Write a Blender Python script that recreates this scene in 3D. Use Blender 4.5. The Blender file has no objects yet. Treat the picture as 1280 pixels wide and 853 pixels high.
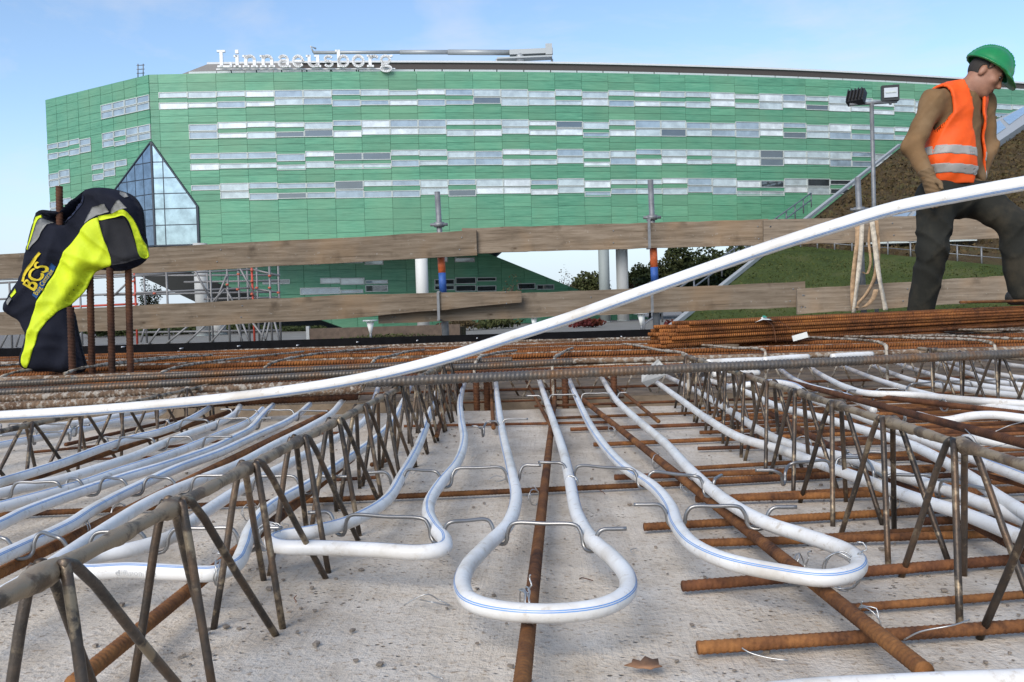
import bpy, bmesh, math, random
import numpy as np
from mathutils import Vector, Matrix

random.seed(7)
np.random.seed(7)
SC = bpy.context.scene
COL = SC.collection
PI = math.pi

# ------------------------------------------------------------------ camera
FPX, CXP, CYP = 1150.0, 640.0, 426.5
CAM = Vector((0, 0, 0.31))
_v = Vector(((682 - CXP) / FPX, (CYP - 389) / FPX, -1.0)).normalized()
_h = Vector((1, 0.03, 0)).normalized()
_u = _h.cross(_v).normalized()
_x = _v.cross(_u).normalized()
W2C = Matrix((( _x[0], _v[0], _u[0]), (_x[1], _v[1], _u[1]), (_x[2], _v[2], _u[2])))
C2W = W2C.transposed()
cam_d = bpy.data.cameras.new('camera')
cam_d.sensor_width = 36.0
cam_d.lens = 36.0 * FPX / 1280.0
cam_d.clip_start = 0.02
cam_d.clip_end = 4000
cam = bpy.data.objects.new('camera', cam_d)
COL.objects.link(cam)
cam.matrix_world = Matrix.Translation(CAM) @ C2W.to_4x4()
SC.camera = cam

# ------------------------------------------------------------------ sky, sun, exposure
SUN_EL, SUN_AZ = math.radians(36), math.radians(205)     # azimuth clockwise from +Y: behind the camera, a little left
world = bpy.data.worlds.new('World')
SC.world = world
world.use_nodes = True
wn = world.node_tree.nodes; wl = world.node_tree.links
wn.clear()
w_out = wn.new('ShaderNodeOutputWorld'); w_bg = wn.new('ShaderNodeBackground')
sky = wn.new('ShaderNodeTexSky'); sky.sky_type = 'NISHITA'; sky.sun_disc = False
sky.sun_elevation = SUN_EL; sky.sun_rotation = SUN_AZ
sky.air_density = 1.0; sky.dust_density = 0.7; sky.ozone_density = 2.4
w_bg.inputs['Strength'].default_value = 0.112
tc = wn.new('ShaderNodeTexCoord'); mp = wn.new('ShaderNodeMapping')
mp.inputs['Scale'].default_value = (1.0, 1.0, 3.2)
nz = wn.new('ShaderNodeTexNoise'); nz.inputs['Scale'].default_value = 2.3
nz.inputs['Detail'].default_value = 7; nz.inputs['Roughness'].default_value = 0.58
nz.inputs['Distortion'].default_value = 0.5
rmp = wn.new('ShaderNodeValToRGB')
rmp.color_ramp.elements[0].position = 0.50; rmp.color_ramp.elements[0].color = (0.0, 0.0, 0.0, 1)
rmp.color_ramp.elements[1].position = 0.82; rmp.color_ramp.elements[1].color = (0.85, 0.85, 0.85, 1)
mixc = wn.new('ShaderNodeMix'); mixc.data_type = 'RGBA'
mixc.inputs['B'].default_value = (4.0, 4.0, 4.15, 1)
wl.new(tc.outputs['Generated'], mp.inputs['Vector']); wl.new(mp.outputs['Vector'], nz.inputs['Vector'])
wl.new(nz.outputs['Fac'], rmp.inputs['Fac']); wl.new(rmp.outputs['Color'], mixc.inputs['Factor'])
sepd = wn.new('ShaderNodeSeparateXYZ'); wl.new(tc.outputs['Generated'], sepd.inputs['Vector'])
hzr = wn.new('ShaderNodeMapRange'); hzr.inputs['From Min'].default_value = 0.0; hzr.inputs['From Max'].default_value = 0.22
hzr.inputs['To Min'].default_value = 0.92; hzr.inputs['To Max'].default_value = 0.0; hzr.interpolation_type = 'SMOOTHSTEP'
wl.new(sepd.outputs['Z'], hzr.inputs['Value'])
mixh = wn.new('ShaderNodeMix'); mixh.data_type = 'RGBA'; mixh.inputs['B'].default_value = (3.2, 3.75, 4.4, 1)   # pale haze bank low all round
wl.new(hzr.outputs['Result'], mixh.inputs['Factor']); wl.new(sky.outputs['Color'], mixh.inputs['A'])
wl.new(mixh.outputs['Result'], mixc.inputs['A']); wl.new(mixc.outputs['Result'], w_bg.inputs['Color'])
wl.new(w_bg.outputs['Background'], w_out.inputs['Surface'])

sun_d = bpy.data.lights.new('sun', 'SUN'); sun_d.energy = 1.6; sun_d.angle = math.radians(38)
sun_d.color = (1.0, 0.93, 0.83)
sun = bpy.data.objects.new('sun', sun_d); COL.objects.link(sun)
_sd = Vector((math.sin(SUN_AZ) * math.cos(SUN_EL), math.cos(SUN_AZ) * math.cos(SUN_EL), math.sin(SUN_EL)))
sun.rotation_euler = _sd.to_track_quat('Z', 'Y').to_euler()
SC.view_settings.view_transform = 'Standard'
SC.view_settings.look = 'None'
SC.view_settings.exposure = 0.92
SC.view_settings.gamma = 1.0
SC.view_settings.use_curve_mapping = False

# ------------------------------------------------------------------ helpers
def ray(px, py):
    return C2W @ Vector(((px - CXP) / FPX, (CYP - py) / FPX, -1.0))
def at_z(px, py, z):
    d = ray(px, py); return CAM + d * ((z - CAM.z) / d.z)
def at_y(px, py, y):
    d = ray(px, py); return CAM + d * (y / d.y)
def at_plane(px, py, p0, n):
    d = ray(px, py); return CAM + d * ((p0 - CAM).dot(n) / d.dot(n))

def tag(o, label=None, cat=None, group=None, kind=None):
    if label: o['label'] = label
    if cat: o['category'] = cat
    if group: o['group'] = group
    if kind: o['kind'] = kind
    return o
def empty(name, loc=(0, 0, 0)):
    o = bpy.data.objects.new(name, None); o.location = loc; o.empty_display_size = 0.1
    COL.objects.link(o); return o
def world_loc(o):
    v = Vector(o.location)
    while o.parent:
        if o.matrix_parent_inverse != Matrix.Identity(4): v = o.matrix_parent_inverse @ v
        o = o.parent
    return v
def setpar(o, p):
    """parent a part whose mesh is in world coordinates (parents are never rotated)"""
    o.parent = p
    loc = Vector(p.location); q = p
    if p.parent is None or True:
        m = Matrix.Translation(loc)
        while q.parent:
            m = Matrix.Translation(q.parent.location) @ q.matrix_parent_inverse @ m
            q = q.parent
        o.matrix_parent_inverse = m.inverted()
def mk(name, verts, faces, mat, parent=None, smooth=True, uv=None, local=False, mi=None):
    me = bpy.data.meshes.new(name)
    verts = np.asarray(verts, dtype=float)
    org = np.zeros(3)
    if parent is None and not local and len(verts):
        org = (verts.min(0) + verts.max(0)) / 2; org[2] = verts[:, 2].min()
        verts = verts - org
    if isinstance(faces, np.ndarray) and faces.ndim == 2:
        nf, k = faces.shape
        me.vertices.add(len(verts)); me.vertices.foreach_set('co', np.ascontiguousarray(verts, dtype=np.float32).ravel())
        me.loops.add(nf * k); me.loops.foreach_set('vertex_index', faces.astype(np.int32).ravel())
        me.polygons.add(nf); me.polygons.foreach_set('loop_start', np.arange(0, nf * k, k, dtype=np.int32))
        me.update(calc_edges=True)
    else:
        me.from_pydata([tuple(v) for v in verts], [], [tuple(int(i) for i in f) for f in faces])
    if uv is not None:
        l = me.uv_layers.new(name='UVMap')
        l.data.foreach_set('uv', np.asarray(uv, dtype=np.float32).ravel())
    mats = mat if isinstance(mat, (list, tuple)) else [mat]
    for m in mats: me.materials.append(m)
    if mi is not None: me.polygons.foreach_set('material_index', np.asarray(mi, dtype=np.int32))
    if smooth: me.polygons.foreach_set('use_smooth', np.ones(len(me.polygons), dtype=bool))
    me.update()
    o = bpy.data.objects.new(name, me); COL.objects.link(o)
    o.location = org
    if parent is not None:
        if local: o.parent = parent
        else: setpar(o, parent)
    return o
def link_copy(src, parent=None):
    c = src.copy(); COL.objects.link(c); c.parent = parent
    return c
def copy_tree(src, parent=None):
    c = link_copy(src, parent)
    for ch in src.children: copy_tree(ch, c)
    return c

class MB:
    """collects boxes, prisms and tubes into one mesh"""
    def __init__(s): s.v = []; s.f = []; s.uv = []
    def add(s, v, f):
        n = len(s.v); s.v += [tuple(p) for p in v]; s.f += [tuple(int(i) + n for i in q) for q in f]; return s
    def box(s, c, d, R=None):
        hx, hy, hz = d[0] / 2, d[1] / 2, d[2] / 2
        P = [Vector((x, y, z)) for z in (-hz, hz) for y in (-hy, hy) for x in (-hx, hx)]
        if R is not None: P = [R @ p for p in P]
        P = [p + Vector(c) for p in P]
        return s.add(P, [(0, 2, 3, 1), (4, 5, 7, 6), (0, 1, 5, 4), (2, 6, 7, 3), (0, 4, 6, 2), (1, 3, 7, 5)])
    def hexa(s, P):
        return s.add(P, [(0, 2, 3, 1), (4, 5, 7, 6), (0, 1, 5, 4), (2, 6, 7, 3), (0, 4, 6, 2), (1, 3, 7, 5)])
    def prism(s, poly, off):
        n = len(poly); P = [Vector(p) for p in poly] + [Vector(p) + Vector(off) for p in poly]
        return s.add(P, [tuple(range(n - 1, -1, -1)), tuple(range(n, 2 * n))] + [(i, (i + 1) % n, n + (i + 1) % n, n + i) for i in range(n)])
    def tube(s, pts, r, sides=8, cap=True):
        v, f, _ = tube_data(pts, r, sides, cap=cap, quads=False); return s.add(v, f)
    def build(s, name, mat, parent=None, smooth=False, local=False):
        return mk(name, s.v, s.f, mat, parent, smooth, local=local)

def catmull(P, step):
    P = [Vector(p) for p in P]
    P = [P[0] * 2 - P[1]] + P + [P[-1] * 2 - P[-2]]
    out = []
    for i in range(1, len(P) - 2):
        p0, p1, p2, p3 = P[i - 1], P[i], P[i + 1], P[i + 2]
        t0 = 0; t1 = t0 + max(1e-5, (p1 - p0).length ** .5); t2 = t1 + max(1e-5, (p2 - p1).length ** .5); t3 = t2 + max(1e-5, (p3 - p2).length ** .5)
        n = max(2, int((p2 - p1).length / step))
        for k in range(n):
            t = t1 + (t2 - t1) * k / n
            A1 = p0 * ((t1 - t) / (t1 - t0)) + p1 * ((t - t0) / (t1 - t0))
            A2 = p1 * ((t2 - t) / (t2 - t1)) + p2 * ((t - t1) / (t2 - t1))
            A3 = p2 * ((t3 - t) / (t3 - t2)) + p3 * ((t - t2) / (t3 - t2))
            B1 = A1 * ((t2 - t) / (t2 - t0)) + A2 * ((t - t0) / (t2 - t0))
            B2 = A2 * ((t3 - t) / (t3 - t1)) + A3 * ((t - t1) / (t3 - t1))
            out.append(B1 * ((t2 - t) / (t2 - t1)) + B2 * ((t - t1) / (t2 - t1)))
    out.append(P[-2])
    return out
def frames(P):
    P = np.asarray([tuple(p) for p in P], dtype=float)
    T = np.gradient(P, axis=0); T /= np.maximum(np.linalg.norm(T, axis=1, keepdims=True), 1e-9)
    N = np.zeros_like(T)
    up = np.array([0, 0, 1.0]) if abs(T[0, 2]) < .9 else np.array([1.0, 0, 0])
    n = up - T[0] * up.dot(T[0]); n /= np.linalg.norm(n); N[0] = n
    for i in range(1, len(P)):
        n = N[i - 1] - T[i] * N[i - 1].dot(T[i]); n /= max(np.linalg.norm(n), 1e-9); N[i] = n
    B = np.cross(T, N)
    s = np.concatenate([[0], np.cumsum(np.linalg.norm(np.diff(P, axis=0), axis=1))])
    return P, T, N, B, s
def tube_data(pts, r, sides=10, cap=True, quads=True, rib=None, rfun=None):
    P, T, N, B, s = frames(pts)
    n = len(P); th = np.arange(sides) * 2 * PI / sides
    R = np.full((n, sides), 1.0) * (np.asarray(r).reshape(-1, 1) if np.ndim(r) else r)
    if rib:
        pitch, amp = rib
        ph = (s[:, None] / pitch + th[None] / (2 * PI) * 1.0) % 1.0
        R = R + amp * (np.clip(np.sin(2 * PI * ph), 0.1, .8) * 1.4 - .35) + amp * .8 * (np.abs(np.sin(th))[None] > .97)
    if rfun is not None: R = R * rfun(s[:, None], th[None])
    V = P[:, None] + R[..., None] * (np.cos(th)[None, :, None] * N[:, None] + np.sin(th)[None, :, None] * B[:, None])
    V = V.reshape(-1, 3)
    i = np.arange(n - 1)[:, None]; j = np.arange(sides)[None]
    j2 = (j + 1) % sides
    F = np.stack([i * sides + j, i * sides + j2, (i + 1) * sides + j2, (i + 1) * sides + j], -1).reshape(-1, 4)
    F = F[:, ::-1]
    u0 = np.broadcast_to(s[:-1, None], (n - 1, sides)); u1 = np.broadcast_to(s[1:, None], (n - 1, sides))
    v0 = np.broadcast_to(j / sides, (n - 1, sides)); v1 = np.broadcast_to((j + 1) / sides, (n - 1, sides))
    UV = np.stack([np.stack([u1, v0], -1), np.stack([u1, v1], -1), np.stack([u0, v1], -1), np.stack([u0, v0], -1)], 2).reshape(-1, 2)
    if quads:
        if cap:
            c = len(V); V = np.vstack([V, P[0], P[-1]])
            k = np.arange(sides); k2 = (k + 1) % sides
            e = (n - 1) * sides
            # degenerate quads avoided: pair up triangles into quads over even side counts
            a = np.arange(0, sides, 2)
            C0 = np.stack([np.full(len(a), c), a, (a + 1) % sides, (a + 2) % sides], -1)
            C1 = np.stack([np.full(len(a), c + 1), e + (a + 2) % sides, e + (a + 1) % sides, e + a], -1)
            F = np.vstack([F, C0, C1]); UV = np.vstack([UV, np.zeros((len(C0) * 8, 2))])
        return V, F, UV
    fl = [tuple(q) for q in F]
    if cap:
        fl += [tuple(range(sides)), tuple(range(n * sides - 1, (n - 1) * sides - 1, -1))]
    return [tuple(v) for v in V], fl, UV
def tube(name, pts, r, mat, sides=10, parent=None, rib=None, rfun=None, local=False):
    V, F, UV = tube_data(pts, r, sides, rib=rib, rfun=rfun)
    return mk(name, V, F, mat, parent, True, uv=UV, local=local)
def line(a, b, step):
    a = Vector(a); b = Vector(b); n = max(2, int((b - a).length / step) + 1)
    return [a.lerp(b, i / (n - 1)) for i in range(n)]

# ------------------------------------------------------------------ materials
MATS = {}
def nodes(name):
    m = bpy.data.materials.new(name); m.use_nodes = True
    nt = m.node_tree; b = nt.nodes['Principled BSDF']
    MATS[name] = m
    return m, nt, b
def N(nt, t, **kw):
    n = nt.nodes.new(t)
    for k, v in kw.items():
        if k in n.inputs: n.inputs[k].default_value = v
        else: setattr(n, k, v)
    return n
def coord(nt, which='Object', scale=(1, 1, 1)):
    c = N(nt, 'ShaderNodeTexCoord'); m = N(nt, 'ShaderNodeMapping')
    m.inputs['Scale'].default_value = scale
    nt.links.new(c.outputs[which], m.inputs['Vector']); return m.outputs['Vector']
def noise(nt, vec, scale, detail=4, rough=.6):
    n = N(nt, 'ShaderNodeTexNoise', Scale=scale, Detail=detail, Roughness=rough)
    nt.links.new(vec, n.inputs['Vector']); return n.outputs['Fac']
def ramp(nt, fac, stops):
    r = N(nt, 'ShaderNodeValToRGB'); e = r.color_ramp.elements
    while len(e) < len(stops): e.new(0.5)
    for i, (p, c) in enumerate(stops):
        e[i].position = p; e[i].color = tuple(c) + (1,) if len(c) == 3 else c
    nt.links.new(fac, r.inputs['Fac']); return r.outputs['Color']
def mixcol(nt, fac, a, b, blend='MIX'):
    m = N(nt, 'ShaderNodeMix', data_type='RGBA', blend_type=blend)
    for k, v in (('Factor', fac), ('A', a), ('B', b)):
        if isinstance(v, (int, float)): m.inputs[k].default_value = v
        elif isinstance(v, tuple): m.inputs[k].default_value = v if len(v) == 4 else v + (1,)
        else: nt.links.new(v, m.inputs[k])
    return m.outputs['Result']
def math_n(nt, op, a, b=0.0, c=0.0):
    m = N(nt, 'ShaderNodeMath', operation=op)
    for i, v in enumerate((a, b, c)):
        if isinstance(v, (int, float)): m.inputs[i].default_value = v
        else: nt.links.new(v, m.inputs[i])
    return m.outputs[0]
def bump(nt, b, h, strength=.5, dist=.002, prev=None):
    n = N(nt, 'ShaderNodeBump'); n.inputs['Strength'].default_value = strength; n.inputs['Distance'].default_value = dist
    nt.links.new(h, n.inputs['Height'])
    if prev is not None: nt.links.new(prev, n.inputs['Normal'])
    nt.links.new(n.outputs['Normal'], b.inputs['Normal']); return n.outputs['Normal']
def simple(name, col, rough=.7, metal=0.0, var=.25, scale=20, bmp=0.0, bscale=200, bdist=.001, coat=0, spec=.5):
    m, nt, b = nodes(name)
    vec = coord(nt)
    f = noise(nt, vec, scale, 5)
    lo = tuple(max(0, c * (1 - var)) for c in col); hi = tuple(min(1, c * (1 + var)) for c in col)
    nt.links.new(ramp(nt, f, [(.3, lo), (.7, hi)]), b.inputs['Base Color'])
    b.inputs['Roughness'].default_value = rough; b.inputs['Metallic'].default_value = metal
    b.inputs['Specular IOR Level'].default_value = spec
    if coat: b.inputs['Coat Weight'].default_value = coat; b.inputs['Coat Roughness'].default_value = .1
    if bmp: bump(nt, b, noise(nt, vec, bscale, 4), bmp, bdist)
    return m
def uv_ribs(nt, pitch):
    c = N(nt, 'ShaderNodeUVMap'); s = N(nt, 'ShaderNodeSeparateXYZ'); nt.links.new(c.outputs['UV'], s.inputs['Vector'])
    a = math_n(nt, 'ADD', math_n(nt, 'DIVIDE', s.outputs['X'], pitch), s.outputs['Y'])
    return math_n(nt, 'SINE', math_n(nt, 'MULTIPLY', a, 2 * PI))
def rust_mat(name, cols, ribs=None, splat=None, scale=14, metal=0.0, rough=.85):
    m, nt, b = nodes(name)
    vec = coord(nt)
    oi = N(nt, 'ShaderNodeObjectInfo')
    off = N(nt, 'ShaderNodeVectorMath', operation='ADD'); nt.links.new(vec, off.inputs[0]); nt.links.new(oi.outputs['Location'], off.inputs[1])
    v = off.outputs[0]
    f = noise(nt, v, scale, 8, .75)
    c = ramp(nt, f, [(.34, cols[0]), (.48, cols[1]), (.66, cols[2])])
    f2 = noise(nt, v, scale * 14, 3, .6)
    c = mixcol(nt, .5, c, ramp(nt, f2, [(.3, (.45, .45, .45)), (.7, (1, 1, 1))]), 'MULTIPLY')
    hs = N(nt, 'ShaderNodeHueSaturation'); nt.links.new(c, hs.inputs['Color'])
    nt.links.new(math_n(nt, 'MULTIPLY_ADD', oi.outputs['Random'], .7, .7), hs.inputs['Value'])
    c = hs.outputs['Color']
    if splat:
        sf = noise(nt, v, splat[1], 6, .65)
        k = ramp(nt, sf, [(splat[2], (0, 0, 0)), (splat[2] + .08, (1, 1, 1))])
        c = mixcol(nt, k, c, splat[0])
    nt.links.new(c, b.inputs['Base Color'])
    b.inputs['Roughness'].default_value = rough; b.inputs['Metallic'].default_value = metal
    b.inputs['Specular IOR Level'].default_value = .3
    h = noise(nt, v, 380, 3)
    pn = bump(nt, b, h, .5, .0008)
    if ribs: bump(nt, b, uv_ribs(nt, ribs), .9, .0022, pn)
    return m

RUST_O = ((.045, .020, .012), (.165, .068, .025), (.31, .135, .042))
RUST_D = ((.035, .018, .012), (.105, .042, .020), (.20, .080, .030))
M_rust = rust_mat('rust_orange', RUST_O)
M_rustd = rust_mat('rust_brown', RUST_D)
M_rust_rib = rust_mat('rust_ribbed', RUST_D, ribs=.011, scale=6)
M_rusto_rib = rust_mat('rust_orange_ribbed', ((.09, .033, .013), (.23, .080, .022), (.36, .135, .032)), ribs=.012, scale=5)
M_steel_rib = rust_mat('steel_bar', ((.085, .082, .082), (.13, .11, .09), (.20, .095, .035)), metal=.35, rough=.42, scale=7)
M_dirty_bar = rust_mat('cement_crusted_bar', ((.10, .055, .03), (.17, .11, .07), (.24, .16, .10)), splat=((.34, .30, .25), 60, .5), scale=9)
M_girder = rust_mat('girder_steel', ((.065, .05, .038), (.115, .085, .058), (.19, .12, .07)), splat=((.33, .25, .165), 26, .44), scale=10, metal=.35, rough=.5)
M_leg = rust_mat('girder_leg_steel', ((.045, .04, .036), (.085, .068, .055), (.17, .105, .062)), splat=((.27, .21, .14), 34, .54), scale=10, metal=.5, rough=.42)
M_stirrup = rust_mat('crusted_stirrup', ((.09, .055, .032), (.16, .11, .07), (.24, .18, .12)), splat=((.42, .37, .30), 40, .44), scale=9)
# ================================================================== SETTING
GZ = -1.2
def ground_mat(name, cols, scale, bscale=8, bd=.05):
    m, nt, b = nodes(name); vec = coord(nt)
    f = noise(nt, vec, scale, 8, .65)
    c = ramp(nt, f, [(.28, cols[0]), (.5, cols[1]), (.72, cols[2])])
    nt.links.new(c, b.inputs['Base Color']); b.inputs['Roughness'].default_value = .95
    b.inputs['Specular IOR Level'].default_value = .15
    bump(nt, b, noise(nt, vec, bscale, 5), .7, bd); return m
M_plaza = ground_mat('plaza_paving', ((.16, .15, .14), (.21, .2, .185), (.26, .25, .235)), .6)
M_grass = ground_mat('lawn_grass', ((.036, .050, .014), (.055, .075, .021), (.085, .09, .034)), .5, 14, .1)
M_sedum = ground_mat('sedum_roof_cover', ((.035, .025, .014), (.085, .058, .028), (.085, .080, .034)), .7, 7, .4)

# far ground sheet
gv = [(-900, 7.9, GZ), (900, 7.9, GZ), (900, 2500, GZ), (-900, 2500, GZ)]
tag(mk('ground', gv, [(0, 1, 2, 3)], M_plaza, smooth=False), kind='structure')

# ---- concrete deck
def concrete_mat():
    m, nt, b = nodes('precast_concrete'); vec = coord(nt)
    big = noise(nt, vec, 1.7, 6, .6); mid = noise(nt, vec, 16, 7, .68); fine = noise(nt, vec, 150, 4, .7)
    c = ramp(nt, mid, [(.25, (.43, .36, .275)), (.5, (.59, .52, .43)), (.75, (.70, .64, .555))])
    c = mixcol(nt, ramp(nt, big, [(.38, (0, 0, 0)), (.68, (.5, .5, .5))]), c, (.62, .575, .51))
    st = coord(nt, 'Object', (9, 1.2, 1)); sf = noise(nt, st, 2.2, 5, .6)
    c = mixcol(nt, ramp(nt, sf, [(.54, (0, 0, 0)), (.74, (.55, .55, .55))]), c, (.38, .315, .245))
    pit = N(nt, 'ShaderNodeTexVoronoi', Scale=95.0); nt.links.new(vec, pit.inputs['Vector'])
    pf = ramp(nt, pit.outputs['Distance'], [(.10, (1, 1, 1)), (.24, (0, 0, 0))])
    gate = ramp(nt, noise(nt, vec, 11, 3), [(.50, (0, 0, 0)), (.62, (1, 1, 1))])
    pm = mixcol(nt, 1.0, pf, gate, 'MULTIPLY'); bl = noise(nt, vec, 5.0, 6, .7); c = mixcol(nt, ramp(nt, bl, [(.5, (0, 0, 0)), (.66, (.5, .5, .5))]), c, (.36, .295, .225))
    c = mixcol(nt, pm, c, (.16, .13, .10))
    spk = ramp(nt, fine, [(.56, (0, 0, 0)), (.66, (.75, .75, .75))])
    c = mixcol(nt, spk, c, (.30, .215, .14))
    nt.links.new(c, b.inputs['Base Color']); b.inputs['Roughness'].default_value = .93
    b.inputs['Specular IOR Level'].default_value = .2
    h = mixcol(nt, .5, mid, fine); h = mixcol(nt, pm, h, (0, 0, 0))
    rdg = noise(nt, coord(nt, 'Object', (26, .8, 1)), 3.0, 4, .6)
    h2 = mixcol(nt, .3, h, rdg); bump(nt, b, h2, 1.0, .010); return m
M_conc = concrete_mat()
def deck(name, x0, x1, y0, y1, z, step, amp, mat=None):
    xs = np.arange(x0, x1 + 1e-6, step); ys = np.arange(y0, y1 + 1e-6, step)
    X, Y = np.meshgrid(xs, ys, indexing='ij')
    rng = np.random.RandomState(3)
    Z = np.zeros_like(X)
    for k in range(14):
        a = rng.uniform(0, PI); fq = rng.uniform(8, 60); ph = rng.uniform(0, 6)
        Z += np.sin((X * np.cos(a) + Y * np.sin(a)) * fq + ph) * amp / (1 + fq / 14)
    Z = Z * .35 + z - amp
    n, m = X.shape
    V = np.stack([X, Y, Z], -1).reshape(-1, 3)
    i = np.arange(n - 1)[:, None]; j = np.arange(m - 1)[None]
    F = np.stack([i * m + j, (i + 1) * m + j, (i + 1) * m + j + 1, i * m + j + 1], -1).reshape(-1, 4)
    # skirt
    b = len(V)
    cor = [(x0, y0), (xs[-1], y0), (xs[-1], ys[-1]), (x0, ys[-1])]
    V = np.vstack([V, [(c[0], c[1], z - amp * 2) for c in cor], [(c[0], c[1], z - .09) for c in cor]])
    F = np.vstack([F, [(b, b + 1, b + 5, b + 4), (b + 1, b + 2, b + 6, b + 5), (b + 2, b + 3, b + 7, b + 6), (b + 3, b, b + 4, b + 7)]])
    return tag(mk(name, V, F, mat or M_conc), kind='structure')
deck('concrete_slab', -3.4, 3.8, .12, 2.93, 0.0, .02, .0012)
deck('concrete_slab', -6.0, 9.0, 3.35, 7.5, -.005, .1, .0012, simple('stained_shaded_concrete', (.24, .185, .13), .95, var=.45, scale=9, bmp=.5, bscale=60, bdist=.006))  # dust and rust stain, plus shade between the bars put into the colour
tag(MB().box((1, 3.4, -.18), (16, 7.0, .12)).build('formwork_deck', simple('formwork_ply', (.16, .11, .07), .9)), kind='structure')
tag(MB().box((1, 4.2, -.73), (15.6, 6.2, .94)).build('formwork_base', simple('dark_underbuild', (.06, .055, .05), .95)), kind='structure')

# ---- sloping sedum roof with lawn apron
SL = .331
def slope_z(y): return -1.2 + SL * (y - 43)
def on_slope(px, py):
    n = Vector((0, -SL, 1)).normalized(); return at_plane(px, py, Vector((0, 43, -1.2)), n)
S_poly = [on_slope(830, 425), on_slope(1124, 186), on_slope(1282, 150)]
S_poly += [Vector((120, S_poly[2].y, S_poly[2].z)), Vector((120, 43, -1.2))]
wing = empty('sloping_roof_wing', (S_poly[0].x, S_poly[0].y, -1.2))
tag(wing, 'brown planted roof wing sloping down to the lawn beside the green facade', 'roof')
def slope_patch(name, poly, mat, dz, nsub, amp, parent, seed=1):
    bm = bmesh.new(); vs = [bm.verts.new(p) for p in poly]; bm.faces.new(vs)
    bmesh.ops.triangulate(bm, faces=bm.faces[:])
    for _ in range(nsub):
        bmesh.ops.subdivide_edges(bm, edges=bm.edges[:], cuts=1, use_grid_fill=True)
    rng = random.Random(seed)
    for v in bm.verts:
        edge = any(e.is_boundary for e in v.link_edges)
        v.co.z += dz + (0 if edge else rng.uniform(-amp, amp))
    V = [tuple(v.co) for v in bm.verts]; bm.verts.index_update()
    F = [tuple(v.index for v in f.verts) for f in bm.faces]; bm.free()
    return mk(name, V, F, mat, parent)
slope_patch('planted_cover', S_poly, M_sedum, 0, 6, .16, wing)
# lawn on the lower part of the slope, its upper limit along the fence line
L_poly = [on_slope(832, 424), on_slope(962, 318), on_slope(985, 311), on_slope(1110, 323), on_slope(1282, 340)]
L_poly += [Vector((70, L_poly[-1].y, L_poly[-1].z)), Vector((70, 43.2, slope_z(43.2)))]
tag(slope_patch('lawn', L_poly, M_grass, .22, 6, .05, None, 2), kind='structure')
rg = np.random.RandomState(8)
def tufts(n, x0, x1, y0, y1, size, dz, inside):
    X = rg.uniform(x0, x1, n); Y = rg.uniform(y0, y1, n); ok = inside(X, Y); X = X[ok]; Y = Y[ok]; n = len(X)
    P = np.stack([X, Y, -1.2 + SL * (Y - 43) + dz], -1); a = rg.normal(size=(n, 3)); a[:, 2] = np.abs(a[:, 2]) + .6; a /= np.linalg.norm(a, axis=1, keepdims=True)
    b = np.cross(a, rg.normal(size=(n, 3))); b /= np.linalg.norm(b, axis=1, keepdims=True); s = size * rg.uniform(.5, 1.5, (n, 1))
    V = np.stack([P - b * s * .5, P + b * s * .5, P + b * s * .2 + a * s, P - b * s * .3 + a * s * .8], 1).reshape(-1, 3); return V, np.arange(n * 4).reshape(-1, 4)
e0, e1_ = S_poly[0], S_poly[1]; lawn_y = lambda X: L_poly[1].y + (X - L_poly[1].x) * (L_poly[4].y - L_poly[1].y) / (L_poly[4].x - L_poly[1].x)
right_of = lambda X, Y: X > e0.x + (Y - e0.y) / (e1_.y - e0.y) * (e1_.x - e0.x) + .5
M_tuft = ground_mat('sedum_tuft', ((.05, .036, .018), (.095, .066, .032), (.085, .085, .036)), .8)
M_blade = ground_mat('grass_tuft', ((.045, .060, .016), (.070, .085, .025), (.105, .10, .042)), .35)
V, F = tufts(26000, 10, 66, 55, 112, .22, .02, lambda X, Y: right_of(X, Y) & (Y > lawn_y(X) + .6)); tag(mk('sedum_tufts', V, F, M_tuft, wing, False), kind='stuff')
V, F = tufts(30000, 5, 36, 43.5, 66, .075, .21, lambda X, Y: right_of(X, Y) & (Y < lawn_y(X) - .4)); tag(mk('grass', V, F, M_blade, None, False), 'rough grass tufts growing over the sloping lawn', 'grass', kind='stuff')
# pale edge beam along the slanted roof border
M_edge = simple('pale_metal_edge', (.40, .41, .40), .5, .2)
def beam(a, b, w, h, name, mat, parent):
    a = Vector(a); b = Vector(b); d = (b - a); sx = d.cross(Vector((0, 0, 1))).normalized() * w / 2; up = Vector((0, 0, h / 2))
    P = [a - sx - up, a + sx - up, b - sx - up, b + sx - up, a - sx + up, a + sx + up, b - sx + up, b + sx + up]
    return MB().hexa(P).build(name, mat, parent)
beam(S_poly[0] + Vector((0, 0, .35)), S_poly[1] + Vector((0, 0, .35)), .25, .22, 'edge_beam', M_edge, wing)
beam(S_poly[1] + Vector((0, 0, .35)), S_poly[2] + Vector((0, 0, .35)), .25, .2, 'edge_beam', M_edge, wing)
M_galv = simple('galvanised_tube', (.20, .205, .21), .55, .45)
# stair railing beside the edge beam
ra = S_poly[0] + Vector((-.9, 0, .2)); rb = S_poly[0].lerp(S_poly[1], .5) + Vector((-.9, 0, .2))
rail = empty('stair_railing', ra); tag(rail, 'thin grey stair railing running up beside the pale slanted roof edge', 'railing')
for hz in (.55, 1.05): tube('rail', line(ra + Vector((0, 0, hz)), rb + Vector((0, 0, hz)), 6), .05, M_galv, 6, rail)
for k in range(15):
    p = ra.lerp(rb, k / 14); tube('post', [p, p + Vector((0, 0, 1.05))], .045, M_galv, 6, rail)
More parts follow.
